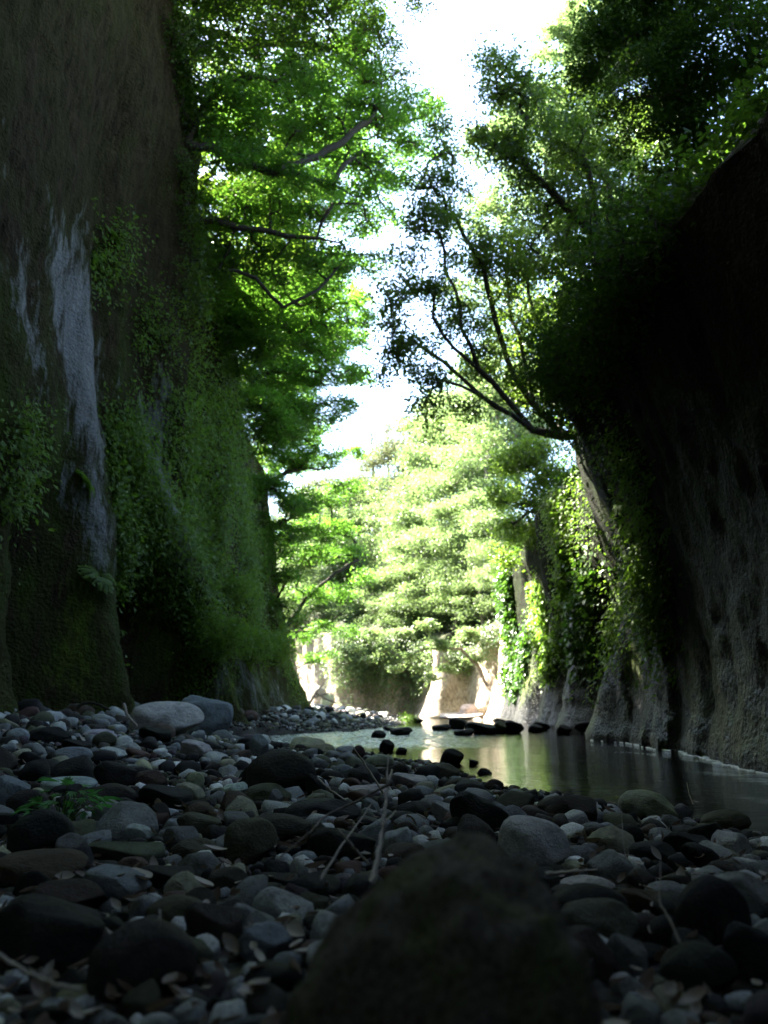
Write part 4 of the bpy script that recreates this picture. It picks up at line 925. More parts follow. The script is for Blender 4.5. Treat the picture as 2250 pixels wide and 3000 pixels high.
H(386, 2259, 488, 2312, 'brown', 'rusty brown rounded stone beside the dark twig stone', 'rusty brown stone', 7)
H(410, 2298, 556, 2380, 'dark', 'long dark stone with a smooth rounded end', 'long dark stone', 5)
H(251, 2303, 385, 2380, 'darkbrown', 'broad dark brown stone between the twig stone and the grey round stone', None, 0)
H(370, 2310, 415, 2370, 'darkbrown', 'narrow brown stone wedged beside the long dark stone', None, 2)
H(149, 2299, 262, 2343, 'black', 'smooth flat black stone behind the green plant', 'flat black stone', 7)
H(129, 2281, 268, 2332, 'pale', 'long pale lavender stone behind the flat black stone', None, 1)
H(-30, 2286, 78, 2378, 'bluegrey', 'pale blue boulder cut by the picture edge beside the green plant', 'pale blue boulder', 4)
H(25, 2322, 125, 2390, 'darkbrown', 'brown stone between the pale blue boulder and the green plant', None, 0)
H(271, 2351, 356, 2424, 'bluegrey', 'round grey blue stone standing upright past the green plant', 'round grey stone', 0)
H(396, 2368, 492, 2427, 'reddish', 'dark reddish stone beside the round grey stone', 'dark reddish stone', 5)
H(440, 2360, 495, 2424, 'darkbrown', 'brown stone leaning behind the dark reddish stone', None, 2)
H(522, 2297, 594, 2363, 'yellow', 'pale yellow angular stone at the end of the long dark stone', 'pale yellow stone', 6)
H(545, 2270, 594, 2325, 'tan', 'greenish tan stone behind the pale yellow stone', None, 1)
H(650, 2295, 722, 2346, 'white', 'whitish flat slab beside the olive oval stone', 'whitish slab', 3, deep=1.3)
H(370, 2419, 445, 2475, 'pale', 'angular pale grey stone before the dark reddish stone', None, 6)
H(515, 2385, 646, 2458, 'olive', 'olive dome shaped stone before the pale yellow stone', 'olive dome stone', 4)
H(661, 2408, 801, 2540, 'olive', 'tall mossy grey green stone near the dry stick', 'tall mossy stone', 1)
H(698, 2385, 902, 2478, 'darkbrown', 'wide dark stone behind the tall mossy stone', 'wide dark stone', 0)
H(837, 2344, 1051, 2417, 'dark', 'wide dark flattened boulder under the dry stick', 'flattened dark boulder', 7)
H(908, 2429, 1093, 2534, 'black', 'big black boulder right behind the mossy blurred boulder and stick', 'big black boulder', 4)
H(900, 2415, 960, 2490, 'olive', 'grey olive stone tucked behind the big black boulder', None, 2)
H(502, 2459, 640, 2535, 'olive', 'mossy dark stone in front of the olive dome stone', 'mossy dark stone', 2)
H(258, 2476, 470, 2545, 'olive', 'long low mossy brown stone below the angular pale stone', 'low mossy brown stone', 5)
H(34, 2385, 190, 2515, 'dark', 'dark rounded boulder just before the green plant', 'dark boulder by the plant', 0)
H(0, 2497, 226, 2600, 'brown', 'broad brown mossy boulder near the picture edge', 'broad brown boulder', 1)
H(170, 2452, 255, 2556, 'grey', 'leaning grey wedge stone beside the broad brown boulder', 'grey wedge', 2, tilt=-.5)
H(542, 2649, 700, 2785, 'darkbrown', 'squarish brown stone with a rounded top, slightly out of focus', 'squarish brown stone', 5)
H(434, 2629, 585, 2720, 'olive', 'olive stone behind the squarish brown stone', None, 0)
H(702, 2707, 850, 2820, 'bluegrey', 'blue grey peaked stone beside the mossy blurred boulder', 'blue peaked stone', 2)
H(-20, 2650, 272, 2880, 'dark', 'big blurred dark boulder in the lower corner', 'blurred dark boulder', 4)
H(271, 2713, 540, 2950, 'darkbrown', 'big blurred dark brown boulder between the corner and the squarish stone', 'blurred brown boulder', 0)
H(610, 2544, 734, 2618, 'darkbrown', 'flat dark brown stone in front of the tall mossy stone', 'flat brown stone', 7)
H(756, 2551, 870, 2608, 'dark', 'dark low stone between the tall mossy stone and the stick foot', None, 5)
H(965, 2565, 1045, 2620, 'grey', 'round grey stone at the foot of the dry stick', None, 0)
H(258, 2544, 422, 2650, 'bluegrey', 'dark bluish boulder below the low mossy brown stone', 'dark bluish boulder', 6)
H(410, 2530, 560, 2610, 'dark', 'dark flat stone beside the dark bluish boulder', None, 5)
H(90, 2580, 300, 2690, 'darkbrown', 'long dark boulder under the broad brown boulder', None, 2)
H(244, 2139, 337, 2173, 'pale', 'flat pale blue stone with a dark stone leaning on it', None, 7)
H(272, 2150, 333, 2196, 'olive', 'dark olive stone resting against the flat pale blue stone', None, 0)
H(407, 2134, 499, 2177, 'black', 'black wedge stone before the largest pale boulder', 'black wedge stone', 5)
H(532, 2170, 615, 2222, 'pale', 'pale angular stone in front of the slanting blue slab', None, 6)
H(160, 2196, 258, 2254, 'bluegrey', 'broad blue grey stone in the middle of the gravel bar', 'broad blue stone', 1)
H(250, 2198, 297, 2226, 'bluegrey', 'small bright blue white stone by the broad blue stone', None, 0)
H(293, 2194, 364, 2232, 'white', 'rough whitish stone between the broad blue stone and the dark twig stone', None, 6)
H(183, 2168, 263, 2210, 'black', 'black flat stone behind the broad blue stone', None, 5)
H(85, 2135, 200, 2180, 'black', 'long black stone near the picture edge behind the broad blue stone', None, 7)
H(22, 2140, 76, 2175, 'pale', 'pale round stone near the picture edge', None, 0)
H(350, 2178, 410, 2210, 'pale', 'pale smooth stone before the black wedge stone', None, 7)
H(1471, 2402, 1662, 2552, 'pale', 'pale grey egg shaped boulder with a faint crack, beyond the mossy blurred boulder', 'pale egg boulder', 1, tilt=.25, name='boulder')
H(1322, 2332, 1480, 2446, 'black', 'large black rounded boulder behind the mossy blurred boulder', 'large black boulder', 4, tilt=.2)
H(1264, 2348, 1329, 2408, 'pale', 'small squarish pale stone beside the large black boulder', 'squarish pale stone', 5)
H(1300, 2397, 1375, 2440, 'dark', 'small dark stone under the squarish pale stone', None, 0)
H(1576, 2336, 1699, 2404, 'darkbrown', 'smooth dark brown round stone near the pool edge', 'smooth brown stone', 0)
H(1672, 2354, 1730, 2392, 'pale', 'pale blue stone beside the smooth brown stone', None, 2)
H(1823, 2321, 1977, 2404, 'tan', 'tan boulder with a mossy slope at the pool edge', 'tan mossy boulder', 7, tilt=.2)
H(1891, 2363, 1950, 2398, 'yellow', 'yellow green stone in front of the tan mossy boulder', None, 0)
H(1793, 2418, 1882, 2478, 'dark', 'dark blue round stone in front of the tan mossy boulder', 'dark blue stone', 0)
H(1484, 2533, 1630, 2630, 'dark', 'dark stone under the pale egg boulder', 'dark stone under the egg', 5)
H(1644, 2570, 1795, 2640, 'pale', 'pale blue rounded stone showing behind a dark one', None, 0)
H(1620, 2597, 1830, 2730, 'black', 'dark humped stone between the pale blue and the olive humped stones', 'dark humped stone', 0)
H(1661, 2652, 1860, 2800, 'olive', 'olive grey humped stone overlapping the dark humped one', 'olive humped stone', 1)
H(1627, 2734, 1790, 2890, 'darkbrown', 'dark rounded stone low beside the mossy blurred boulder', None, 7)
H(1793, 2757, 1890, 2880, 'grey', 'greenish grey stone propping the olive humped stone', None, 5)
H(2003, 2604, 2190, 2810, 'dark', 'tall dark upright stone with a rounded head near the picture edge', 'tall dark upright stone', 0, deep=.8)
H(2095, 2577, 2290, 2710, 'bluegrey', 'long slanting blue grey stone behind the tall dark upright stone', None, 2, tilt=.5)
H(1817, 2606, 1955, 2700, 'brown', 'brown flat stone between the olive humped stone and the upright one', None, 5)
H(1900, 2590, 2015, 2650, 'bluegrey', 'grey striped stone lying beside the brown flat stone', None, 7)
H(1790, 2502, 1835, 2536, 'white', 'small bright white stone in the dark gravel', 'small white stone', 2)
H(1850, 2690, 1945, 2780, 'darkbrown', 'small dark round stone beside the olive humped stone', None, 0)
H(1960, 2780, 2145, 2930, 'dark', 'large dark rounded stone in the lower corner by the thin stalk', 'large corner stone', 0)
H(2150, 2740, 2290, 2900, 'dark', 'dark blurred stone cut by the picture edge beside the upright stone', None, 4)
H(1910, 2700, 2010, 2800, 'black', 'small black stone at the foot of the tall upright stone', None, 7)
H(1960, 2440, 2075, 2515, 'dark', 'dark flat boulder in the gravel before the pool', 'dark flat boulder', 5)
H(1860, 2470, 1975, 2535, 'dark', 'dark broad stone beside the small white stone', None, 1)
H(2067, 2380, 2190, 2444, 'olive', 'dark olive boulder at the pool edge near the picture edge', 'dark olive boulder', 0)
H(1975, 2362, 2022, 2410, 'grey', 'small grey stone between the tan and the dark olive boulders', None, 0)
H(2075, 2368, 2135, 2396, 'purple', 'pinkish grey stone behind the dark olive boulder', None, 7)
H(2145, 2355, 2205, 2395, 'grey', 'grey pair stone at the water edge near the picture edge', None, 2)
H(1955, 2330, 2008, 2362, 'pale', 'pale capped stone at the water edge behind the tan boulder', None, 5)
H(1600, 2292, 1652, 2336, 'olive', 'mossy green stone at the pool edge', 'mossy green stone', 2)
H(1125, 2430, 1205, 2515, 'pale', 'pale speckled boulder between the dry stick and the mossy blurred boulder', 'pale speckled boulder', 3)
H(1145, 2264, 1250, 2318, 'pale', 'flat pale blue boulder behind the dry stick', 'flat pale blue boulder', 5, deep=1.2)
H(1020, 2298, 1145, 2340, 'pale', 'rough pale stone behind the dry twigs', None, 3)
H(1247, 2240, 1345, 2284, 'olive', 'long olive stone on the point of the gravel bar', 'long olive stone', 7)
H(1068, 2212, 1152, 2258, 'tan', 'greenish rounded stone near the tip of the gravel bar', 'greenish tip stone', 0)
H(897, 2178, 977, 2212, 'tan', 'yellowish grey stone on the crest by the rapids', 'yellowish crest stone', 1)
H(853, 2156, 930, 2188, 'pale', 'pale round stone by the rapids', None, 0)
H(985, 2185, 1040, 2215, 'pale', 'pale stone beside the yellowish crest stone', None, 1)
H(1060, 2340, 1110, 2395, 'bluegrey', 'dark blue angular stone under the dry stick', None, 6)
H(975, 2240, 1030, 2275, 'bluegrey', 'blue grey rounded stone on the crest of the bar', None, 0)
H(1032, 2185, 1068, 2222, 'reddish', 'small reddish dark stone near the tip of the bar', None, 0)
H(1395, 2255, 1440, 2290, 'black', 'black rough stone at the pool edge by the point', None, 2)
H(1420, 2285, 1475, 2325, 'darkbrown', 'dark brown round stone at the pool edge', None, 0)
# rocks standing in the water
W = dict(water=True)
def WR(x0, y0, x1, y1, col, label, var=None, **k): return H(x0, y0, x1, y1, col, label, None, {0: 2, 1: 6, 7: 3}.get(var, var), water=True, name='wet_rock', **k)
WR(1288, 2200, 1358, 2240, 'black', 'rough black rock at the pool edge on the point of the bar', 2)
WR(1375, 2228, 1402, 2243, 'black', 'little black rock alone in the pool', 1)
WR(1110, 2172, 1155, 2203, 'black', 'round black rock at the tip of the bar', 0)
WR(1160, 2192, 1192, 2209, 'black', 'small black rock just off the tip of the bar', 2)
WR(1088, 2143, 1130, 2163, 'black', 'pointed black rock in the rapids nearest the bar', 2)
WR(1145, 2133, 1207, 2154, 'black', 'long low black rock in the middle of the rapids', 7)
WR(1122, 2130, 1150, 2141, 'dark', 'small flat rock behind the long low black rock', 5)
WR(1316, 2107, 1372, 2136, 'dark', 'humped dark rock highest in the row across the river', 1)
WR(1364, 2120, 1450, 2152, 'black', 'broad black rock in the row across the river', 5)
WR(1268, 2124, 1320, 2142, 'black', 'low black rock at the rapids end of the row', 7)
WR(1440, 2118, 1490, 2148, 'olive', 'brownish mossy rock in the row across the river', 2)
WR(1480, 2116, 1535, 2148, 'black', 'square black rock in the row across the river', 6)
WR(1330, 2138, 1390, 2156, 'dark', 'flat wet rock lapped by the pool before the row', 7)
WR(1445, 2105, 1500, 2124, 'dark', 'flat dark rock behind the row near the ivy buttress', 5)
WR(1545, 2125, 1590, 2144, 'dark', 'low dark rock at the end of the row', 0)
WR(1565, 2118, 1612, 2140, 'black', 'dark rock under the second foot of the dark cliff', 1)
WR(1630, 2128, 1672, 2151, 'dark', 'rounded rock near the foot of the dark cliff', 0)
WR(1690, 2118, 1785, 2150, 'black', 'long dark ledge rock against the big cliff foot', 5)
WR(1600, 2112, 1640, 2134, 'black', 'dark rock in the corner of the dark cliff', 2)
WR(1210, 2105, 1240, 2118, 'dark', 'small rock on the far water edge', 1)

# sunlit rocks at the bend
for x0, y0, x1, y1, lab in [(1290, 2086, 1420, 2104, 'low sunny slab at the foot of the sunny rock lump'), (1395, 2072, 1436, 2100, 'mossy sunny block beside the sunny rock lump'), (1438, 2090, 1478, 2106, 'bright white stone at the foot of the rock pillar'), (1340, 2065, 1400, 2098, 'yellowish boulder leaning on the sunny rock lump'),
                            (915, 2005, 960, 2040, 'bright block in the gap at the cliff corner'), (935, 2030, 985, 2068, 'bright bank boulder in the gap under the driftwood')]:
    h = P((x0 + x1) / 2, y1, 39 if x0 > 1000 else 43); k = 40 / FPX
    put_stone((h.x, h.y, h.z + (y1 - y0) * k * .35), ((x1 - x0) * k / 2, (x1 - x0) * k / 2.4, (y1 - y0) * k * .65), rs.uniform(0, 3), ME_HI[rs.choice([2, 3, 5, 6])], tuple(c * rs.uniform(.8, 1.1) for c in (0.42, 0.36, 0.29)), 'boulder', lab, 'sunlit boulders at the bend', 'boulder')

# the mossy boulder close to the lens
V, F = stone_np(6, 611, .08, .10, 2.25)
V = V * (1 + 0.03 * fbm(V * 14, 3, 5) + 0.05 * fbm(V * 5, 3, 15))[:, None]
V[:, 0] *= 1 - 0.22 * np.clip(V[:, 2], -1, 1)
V[:, 0] += 0.10 * np.clip(V[:, 2], 0, 1)
t = NT('mossy_boulder'); v = t.coord('Object')
nn = t.noise(v, 4, 5, .65); n2 = t.noise(v, 45, 4, .7)
c = t.mix(t.ramp(nn, [(.42, (0, 0, 0)), (.6, (1, 1, 1))]), (0.12, 0.095, 0.075), (0.10, 0.10, 0.040))
c = t.mix(1.0, c, t.ramp(n2, [(.32, (.25, .25, .25)), (.68, (1.9, 1.9, 1.9))]), 'MULTIPLY')
MB = t.done(t.bsdf(c, .85, t.bump(n2, .06, .7), .3).outputs[0])
o = link('mossy_boulder', mesh_np('mossy_boulder', V, F, True, None, MB))
o.location = (0.082, 0.95, 0.06); o.scale = (0.235, 0.18, 0.29); o.rotation_euler = (0, .06, 0.3)
tag(o, 'big dark mossy boulder, blurred, filling the bottom of the picture', 'boulder')
placed.append((0.065, 0.9, 0.19, 0.16, 0.3)); HEROES.append(('mossy blurred boulder', 0.065, 0.9))

_h = ground_hit(175, 2440); placed.append((_h.x + .03, _h.y, .13, .13, .1))
# scattered stones: large first, then smaller ones in the gaps
rng = np.random.default_rng(2024)
cand = []
def project(x, y, z):
    c, s = math.cos(PITCH), math.sin(PITCH); zz = z - CAM_H
    dep = y * c + zz * s; return 1125 + x / dep * FPX, 1500 - (-y * s + zz * c) / dep * FPX, dep
grid = {}
def gadd(x, y, r, top):
    grid.setdefault((int(math.floor(x / .8)), int(math.floor(y / .8))), []).append((x, y, r, top))
for x, y, a, b, tp in placed: gadd(x, y, max(a, b) * .92, tp)
scat = []
def scatter(n, rlo, rhi, ymin, ymax, pack, water_ok=0.0):
    u = rng.uniform(size=(n, 4))
    Ys = ymin * (ymax / ymin) ** u[:, 0]
    Xl = np.maximum(-5.2, -0.56 * Ys - 0.6); Xr = np.minimum(interp(Ys, SHORE) + 0.35, 0.56 * Ys + 0.6)
    Xs = Xl + (Xr - Xl) * u[:, 1]
    sh = interp(Ys, SHORE) - Xs; G = gz(Xs, Ys)
    for x, y, gg, d_, u2, u3 in zip(Xs, Ys, G, sh, u[:, 2], u[:, 3]):
        r = rlo + (rhi - rlo) * u2 ** 2
        if d_ < 0.10 and u3 > 0.3: continue
        if d_ < 0.7: r = min(r, 0.035 + 0.05 * max(d_, 0))
        if x < interp(y, [(0, -5.2), (10, -4.7), (18, -3.9), (24, -3.3), (31, -2.6), (33, -3), (45, -4)]): continue
        ok = True; ix, iy = int(math.floor(x / .8)), int(math.floor(y / .8))
        for a in (-1, 0, 1):
            for b in (-1, 0, 1):
                for (qx, qy, qr, qt) in grid.get((ix + a, iy + b), ()):
                    if (x - qx) ** 2 + (y - qy) ** 2 < ((r + qr) * pack) ** 2: ok = False; break
                if not ok: break
            if not ok: break
        if not ok: continue
        gadd(x, y, r, 0); scat.append((x, y, gg, r))
scatter(900, .10, .22, 9, 44, .95)
scatter(700, .075, .14, 2.8, 12, .95)
scatter(6000, .045, .09, 2.0, 44, .92)
scatter(20000, .026, .055, 1.0, 30, .86)
scatter(16000, .014, .03, 1.0, 9, .82)
print('scattered', len(scat))
keys = ['dark', 'black', 'darkbrown', 'brown', 'grey', 'bluegrey', 'pale', 'white', 'olive', 'tan', 'reddish', 'purple', 'yellow']
pw = np.array([.19, .14, .12, .06, .11, .11, .12, .05, .08, .05, .03, .02, .016]); pw /= pw.sum()
info = []
for (x, y, gg, r) in scat:
    px, py, dep = project(x, y, gg + r * .3)
    vis = -40 < px < 2290 and py < 3040
    info.append((r / dep if vis else 0, x, y, gg, r, px, py))
order = sorted(range(len(info)), key=lambda i: -info[i][0])
N_IND = 296 - 0
n_hero_stones = sum(1 for o in C.objects if o.name.split('.')[0] in ('stone', 'boulder', 'wet_rock'))
N_IND = max(150, 298 - n_hero_stones)
seen = {}
def sizeword(a): return 'small' if a < 24 else ('mid sized' if a < 42 else 'large')
def relation(x, y, off=0):
    ds = sorted(HEROES, key=lambda h: (h[1] - x) ** 2 + (h[2] - y) ** 2)
    a, b = ds[off], ds[off + 1]
    dy = y - a[2]; dx = x - a[1]
    if abs(dy) > abs(dx): rel = 'behind' if dy > 0 else 'before'
    else: rel = 'beside'
    return rel, a[0], b[0]
Vs, Fs, Ts, off_ = [], [], [], 0
made = 0
for rank, i in enumerate(order):
    app, x, y, gg, r, px, py = info[i]
    col = keys[rng.choice(len(keys), p=pw)]
    base = np.array(PAL[col]) * rng.uniform(.75, 1.25) * (0.75 if r < .032 else 1.0)  # shade in the gaps between stones put into the smaller pebbles' colour
    fl = rng.uniform(.42, .85); el = rng.uniform(.75, 1.0); rot = rng.uniform(0, 6.28)
    tl = rng.normal(0, .22, 2)
    zc = gg + r * fl * rng.uniform(.25, .6)
    if made < N_IND and app > 0:
        mi = rng.integers(len(ME_MID)); shape = 'flat' if fl < .52 else ('rounded' if VAR_MID[mi] is not None and fl > .68 else 'smooth')
        rel, ha, hb = relation(x, y); sw = sizeword(app * FPX)
        lab = f'{sw} {CWORD[col]} {shape} stone {rel} the {ha}, towards the {hb}'
        if lab in seen: lab = f'{sw} {CWORD[col]} {shape} stone {rel} the {ha}, on the {hb} side'
        if lab in seen:
            rel, ha, hb = relation(x, y, 1); lab = f'{sw} {CWORD[col]} {shape} stone {rel} the {ha}, towards the {hb}'
        for q_ in (2, 3, 4):
            if lab in seen: rel, ha, hb = relation(x, y, q_); lab = f'{sw} {CWORD[col]} {shape} stone {rel} the {ha}, towards the {hb}'
        if len(lab.split()) > 16: lab = f'{CWORD[col]} {shape} stone {rel} the {ha}'
        if lab in seen: lab = f'{sw} {CWORD[col]} stone {rel} the {ha}'
        seen[lab] = 1
        o = put_stone((x, y, zc), (r, r * el, r * fl), rot, ME_MID[mi], tuple(base), 'stone', lab, GS, tilt=(tl[0], tl[1]))
        made += 1
    else:
        dist = math.hypot(x, y)
        if app * FPX > 14: v, f = VAR_LO[rng.integers(len(VAR_LO))]
        else: v, f = (VAR_LO[rng.integers(len(VAR_LO))] if app * FPX > 9 else VAR_VLO[rng.integers(len(VAR_VLO))])
        m = np.array(Euler((tl[0], tl[1], rot)).to_matrix())
        vv = (v * [r, r * el, r * fl]) @ m.T + [x, y, zc]
        Vs.append(vv); Fs.append(f + off_); off_ += len(vv); Ts.append(np.repeat(base[None], len(vv), 0))
o = link('pebbles', mesh_np('pebbles', np.concatenate(Vs), np.concatenate(Fs), True, {'tint': np.concatenate(Ts)}, M_PEBBLE))
tag(o, 'countless smaller river pebbles filling the gravel bar', 'pebbles', kind='stuff')
print('individual', made, 'pebbles', len(Vs))

# ------------------------------------------------------------------ leaf litter, twigs, small plants
def curled_leaf(rng):
    n, m = 6, 3
    s = np.linspace(0, 1, n); V = []
    cu, tw_ = rng.uniform(.15, .6), rng.uniform(-.5, .5)
    for t in s:
        w_ = 0.26 * math.sin(math.pi * min(max(t, .03), .985)) ** .8 + .004
        for k in (-1, 0, 1):
            V.append((t - .5, k * w_, cu * (t - .5) ** 2 * 1.4 + abs(k) * w_ * .5 + tw_ * k * w_ * (t - .5)))
    idx = np.arange(n * m).reshape(n, m)
    F = np.stack([idx[:-1, :-1], idx[:-1, 1:], idx[1:, 1:], idx[1:, :-1]], -1).reshape(-1, 4)
    return np.array(V), F
rng = np.random.default_rng(99)
LV = [curled_leaf(rng) for _ in range(8)]
Vs, Fs, Ts, off_ = [], [], [], 0
for k in range(1100):
    y = 0.95 * (11 / .95) ** rng.uniform() if k > 260 else rng.uniform(1.3, 3.2); x = rng.uniform(-.5, .5) * y * 1.0
    if interp(y, SHORE) - x < .15: continue
    v, f = LV[rng.integers(8)]; L = rng.uniform(.03, .085) if y > 3 else rng.uniform(.025, .055)
    m = np.array(Euler((rng.normal(0, .5), rng.normal(0, .5), rng.uniform(0, 6.28))).to_matrix())
    top = 0
    vv = (v * L) @ m.T + [x, y, gz1(x, y) + rng.uniform(.01, .045)]
    Vs.append(vv); Fs.append(f + off_); off_ += len(vv); Ts.append(np.full(len(vv), rng.uniform(0, 1) ** 1.7))
o = link('leaf_litter', mesh_np('leaf_litter', np.concatenate(Vs), np.concatenate(Fs), True, {'tint': np.concatenate(Ts)}, M_DRY))
tag(o, 'dry brown leaf litter scattered between the stones', 'leaves', kind='stuff')
LM = [mesh_np('dry_leaf', v, f, True, {'tint': np.full(len(v), .9)}, M_DRY) for v, f in LV]
for px, py, L, dz, lab in [(1490, 2528, .07, .035, 'pale oval leaf lying in front of the pale egg boulder'), (880, 2495, .09, .03, 'whitish curled leaf between the wide dark stone and the big black boulder'), (590, 2660, .085, .05, 'pale leaf on the gravel beside the squarish brown stone'),
        (340, 2640, .09, .05, 'pink pale leaf below the dark bluish boulder'), (410, 2632, .10, .05, 'whitish broad leaf beside the pink pale leaf'), (925, 2600, .10, .05, 'crumpled pinkish leaf at the foot of the dry stick'), (840, 2520, .08, .04, 'greenish leaf on the stones by the tall mossy stone'),
        (1060, 2533, .06, .03, 'thin white leaf against the big black boulder'), (625, 2545, .08, .05, 'yellow green leaf before the tall mossy stone'), (250, 2452, .06, .09, 'slim green leaf beside the leaning grey wedge stone'), (1700, 2480, .07, .03, 'yellow green leaf on the gravel beyond the pale egg boulder'), (390, 2700, .06, .05, 'small whitish leaf behind the blurred brown boulder')]:
    h = ground_hit(px, py)
    o = link('fallen_leaf', LM[rs.randrange(8)]); o.location = (h.x, h.y, gz1(h.x, h.y) + dz); o.scale = (L,) * 3
    o.rotation_euler = (rs.uniform(-.3, .3), rs.uniform(-.3, .3), rs.uniform(0, 6.28)); tag(o, lab, 'leaf', 'pale fallen leaves on the gravel')

def stick(name, pts, r0, r1, label, branches=(), cat='stick', mat=M_TWIG):
    p0 = Vector(pts[0]); e = empty(name, p0); tag(e, label, cat)
    def mk_(pp, a, b):
        pp = np.array([tuple(Vector(p) - p0) for p in pp]); L = np.concatenate([[0], np.cumsum(np.linalg.norm(np.diff(pp, axis=0), axis=1))])
        s = np.linspace(0, L[-1], max(6, len(pp) * 4)); q = np.stack([np.interp(s, L, pp[:, i]) for i in range(3)], 1)
        q[1:-1] += np.random.default_rng(len(q)).normal(size=(len(q) - 2, 3)) * a * .15
        return tubes_mesh(name, [(q, np.linspace(a, b, len(s)) * (1 + .15 * np.sin(np.arange(len(s)) * 2.1)))], mat, 7)
    link('stem', mk_(pts, r0, r1), e)
    for bp, a, b in branches: link('side_twig', mk_(bp, a, b), e)
    return e
stick('dry_stick', lm((1085, 2590, 1.75), (1105, 2520, 1.85), (1118, 2440, 2.0), (1128, 2350, 2.2), (1136, 2280, 2.35), (1137, 2210, 2.5)), .0085, .003,
      'tall thin dry stick standing among the stones with crossing side twigs',
      [(lm((1150, 2288, 2.3), (1080, 2330, 2.25), (1010, 2362, 2.2), (950, 2390, 2.1), (905, 2440, 2.0), (820, 2510, 1.95)), .0048, .0025),
       (lm((1118, 2420, 2.0), (1160, 2375, 2.1)), .004, .002), (lm((1140, 2290, 2.3), (1148, 2255, 2.4)), .006, .003)])
stick('dry_twig', lm((940, 2575, 1.8), (1000, 2478, 2.0), (1050, 2410, 2.2), (1095, 2345, 2.4)), .004, .002, 'thin dry twig leaning in front of the big black boulder')
stick('dry_twig', lm((1078, 2528, 1.9), (1030, 2475, 1.95), (990, 2428, 2.0)), .0042, .0025, 'short straight pale twig crossing the leaning twig')
stick('dry_twig', lm((1125, 2325, 2.6), (1080, 2255, 3.0), (1030, 2180, 3.6)), .005, .002, 'slender twig pointing up towards the rapids')
stick('dry_twig', lm((930, 2280, 3.4), (975, 2320, 3.2), (1015, 2345, 3.0)), .005, .003, 'pale twig lying past the large brown dome boulder')
stick('dry_twig', lm((1598, 2562, 1.95), (1660, 2555, 2.0), (1750, 2548, 2.05)), .006, .003, 'pale straight twig lying under the pale egg boulder')
stick('dry_stalk', lm((1990, 2760, 1.45), (1965, 2700, 1.5), (1930, 2640, 1.6), (1935, 2510, 1.7)), .003, .0012, 'thin dry stalk rising beside the tall dark upright stone', [(lm((1930, 2640, 1.6), (1860, 2600, 1.7), (1770, 2575, 1.8)), .0018, .0008)], 'stalk')
stick('dry_stalk', lm((1835, 2520, 2.3), (1825, 2470, 2.4), (1822, 2400, 2.6), (1815, 2340, 2.7)), .002, .001, 'hair thin stalk near the dark blue stone', (), 'stalk')
stick('dry_stalk', lm((2030, 2355, 4.2), (2018, 2325, 4.3), (2012, 2292, 4.4)), .004, .002, 'thin stalk standing at the water edge', [(lm((2026, 2345, 4.2), (2048, 2350, 4.2)), .002, .001)], 'stalk')
stick('bent_stick', lm((225, 2076, 9.8), (240, 2062, 9.8), (265, 2057, 9.8), (290, 2063, 9.7), (320, 2080, 9.5)), .022, .012, 'curved dark stick lying at the foot of the mossy cliff', (), 'stick', M_BARK)
stick('bent_stick', lm((363, 2062, 8.3), (370, 2090, 8.2), (385, 2110, 8.0), (402, 2128, 7.8)), .016, .010, 'pale bent stick leaning on the largest pale boulder')
stick('driftwood', lm((900, 2070, 42), (925, 2030, 42), (960, 2050, 42), (985, 2060, 42)), .08, .04, 'white bare driftwood branches in the gap at the cliff corner', [(lm((925, 2030, 42), (950, 2000, 42)), .05, .03), (lm((915, 2045, 42), (960, 2030, 42), (980, 2035, 42)), .05, .02)], 'driftwood', M_BARKF)
stick('dry_twig', lm((465, 2720, 1.5), (468, 2690, 1.5), (468, 2665, 1.52)), .0035, .002, 'short upright twig behind the blurred brown boulder')
stick('bent_stick', lm((-20, 2790, 1.3), (80, 2850, 1.25), (170, 2890, 1.22), (240, 2900, 1.22)), .004, .003, 'blurred curved stem across the lower corner')

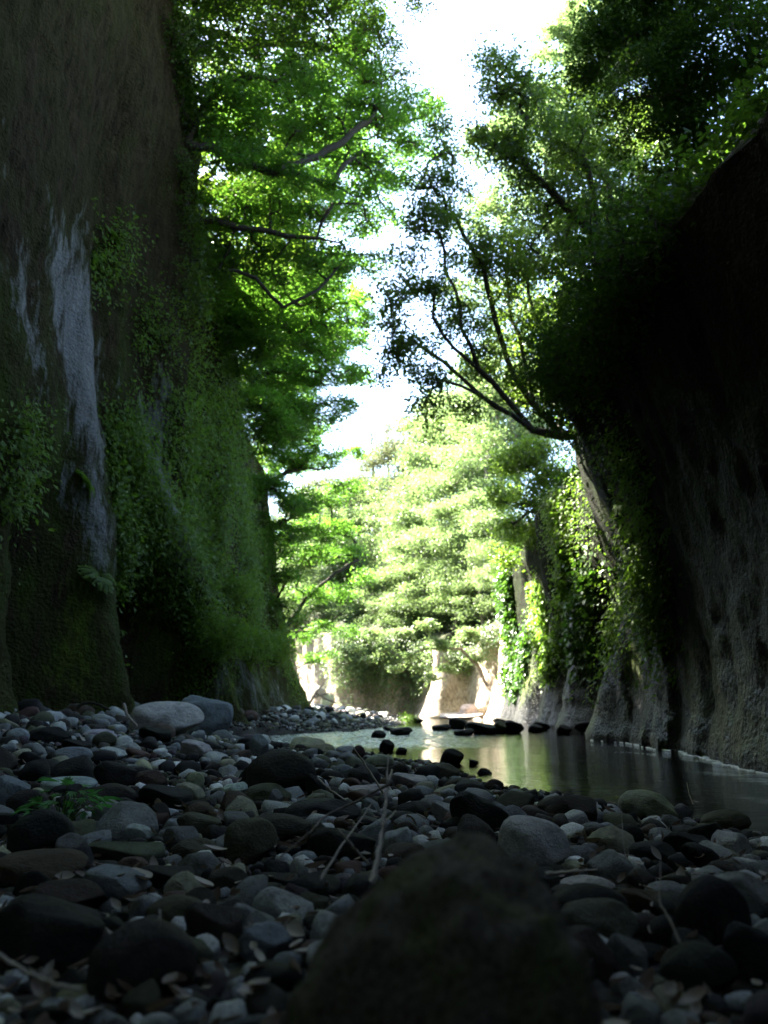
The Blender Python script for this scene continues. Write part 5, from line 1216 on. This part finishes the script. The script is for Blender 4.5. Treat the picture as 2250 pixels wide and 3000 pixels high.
# green seedling among the stones
e = empty('green_plant', ground_hit(175, 2440)); bz = Vector(e.location)
tag(e, 'bright green leafy plant growing among the dark stones', 'plant')
rng = np.random.default_rng(7)
def lobed(rng):
    V = [(0, 0, 0)]; L = [.18, .5, .38, .75, .5, .8, .62, 1.0]; A = [-1.1, -.85, -.55, -.42, -.22, -.14, -.06, 0]
    pts = [(l * math.cos(a) , l * math.sin(a) * .75) for l, a in zip(L, A)]; pts += [(x, -y) for x, y in pts[-2::-1]]
    V += [(x, y, .12 * math.sin(x * 2.4) - .1 * x * x) for x, y in pts]
    F = np.array([[0, i, i + 1] for i in range(1, len(V) - 1)]); return np.array(V), F
v, f = lobed(rng); leafm = mesh_np('lobed_leaf', v, f, True, {'tint': np.full(len(v), .95)}, M_PLANT)
ctr = P(200, 2370, bz.y - .02) - bz; ch = []
for k in range(34):
    a = rng.uniform(0, 6.28); rr_ = rng.uniform(.1, 1) ** .6
    p = Vector((ctr.x + .15 * rr_ * math.cos(a), ctr.y + .12 * rr_ * math.sin(a), ctr.z + .10 - .10 * rr_ * rr_ + rng.normal() * .015))
    o = link('leaf', leafm, e); o.location = p; s = rng.uniform(.06, .11); o.scale = (s, s, s)
    o.rotation_euler = (rng.normal() * .25, .25 + rng.normal() * .25, a + rng.normal() * .4)
    if k % 2 == 0: ch.append((np.array([(0, 0, 0), (p.x * .5, p.y * .5, p.z * .7), tuple(p)]), np.array([.004, .003, .0015])))
link('stem', tubes_mesh('plant_stem', ch, M_UNDER), e)
# low plant at the rapids edge
h = ground_hit(1185, 2122)
make_tree('water_plant', (h.x, h.y, gz1(h.x, h.y)), [], [((h.x, h.y, max(gz1(h.x, h.y), WATER_Z) + .16), .28), ((h.x + .3, h.y, WATER_Z + .14), .2)], 'low green plant on the bar edge beside the far rapids', 'plant', M_UNDER, M_BARK, 160, 260, 14, .07, spread=(.06, .06, .05), up=.4, rtip=.003, rroot=.01, tintbase=.9)

# foam flecks along the dark cliff and on the pool
rng = np.random.default_rng(5); Vs, Fs, off_ = [], [], 0
def fleck(x, y, L, w_):
    global off_
    a = np.linspace(0, 6.28, 9)[:-1]; rr_ = 1 + .3 * rng.normal(size=8)
    top = np.stack([x + w_ * np.cos(a) * rr_, y + L * np.sin(a) * rr_, 0 * a + WATER_Z + .010], 1)
    bot = top.copy(); bot[:, 2] -= .012; bot[:, :2] += (bot[:, :2] - [x, y]) * .15
    Vs.append(np.concatenate([top, bot])); i = np.arange(8); j = (i + 1) % 8
    Fs.append(np.concatenate([np.stack([i, i + 8, j], 1), np.stack([j, i + 8, j + 8], 1), np.stack([0 * i[1:-1], i[1:-1], i[2:]], 1)]) + off_); off_ += 16
for y in np.arange(5.5, 15.5, .07):
    h = CL['cliff_right']['bvh'].ray_cast(Vector((0, y, WATER_Z)), Vector((1, 0, 0)))[0]
    if h and rng.uniform() < .45: fleck(h.x - rng.uniform(.01, .07), y, rng.uniform(.04, .13), rng.uniform(.003, .008))
o = link('foam', mesh_np('foam', np.concatenate(Vs), np.concatenate(Fs), True, None, M_FOAM))
tag(o, 'thin white foam flecks drifting along the foot of the dark cliff', 'foam', kind='stuff')

print('tris', sum(sum(len(p.vertices)-2 for p in m.polygons) for m in bpy.data.meshes if len(m.polygons)<1) , sum(len(m.polygons) for m in bpy.data.meshes))
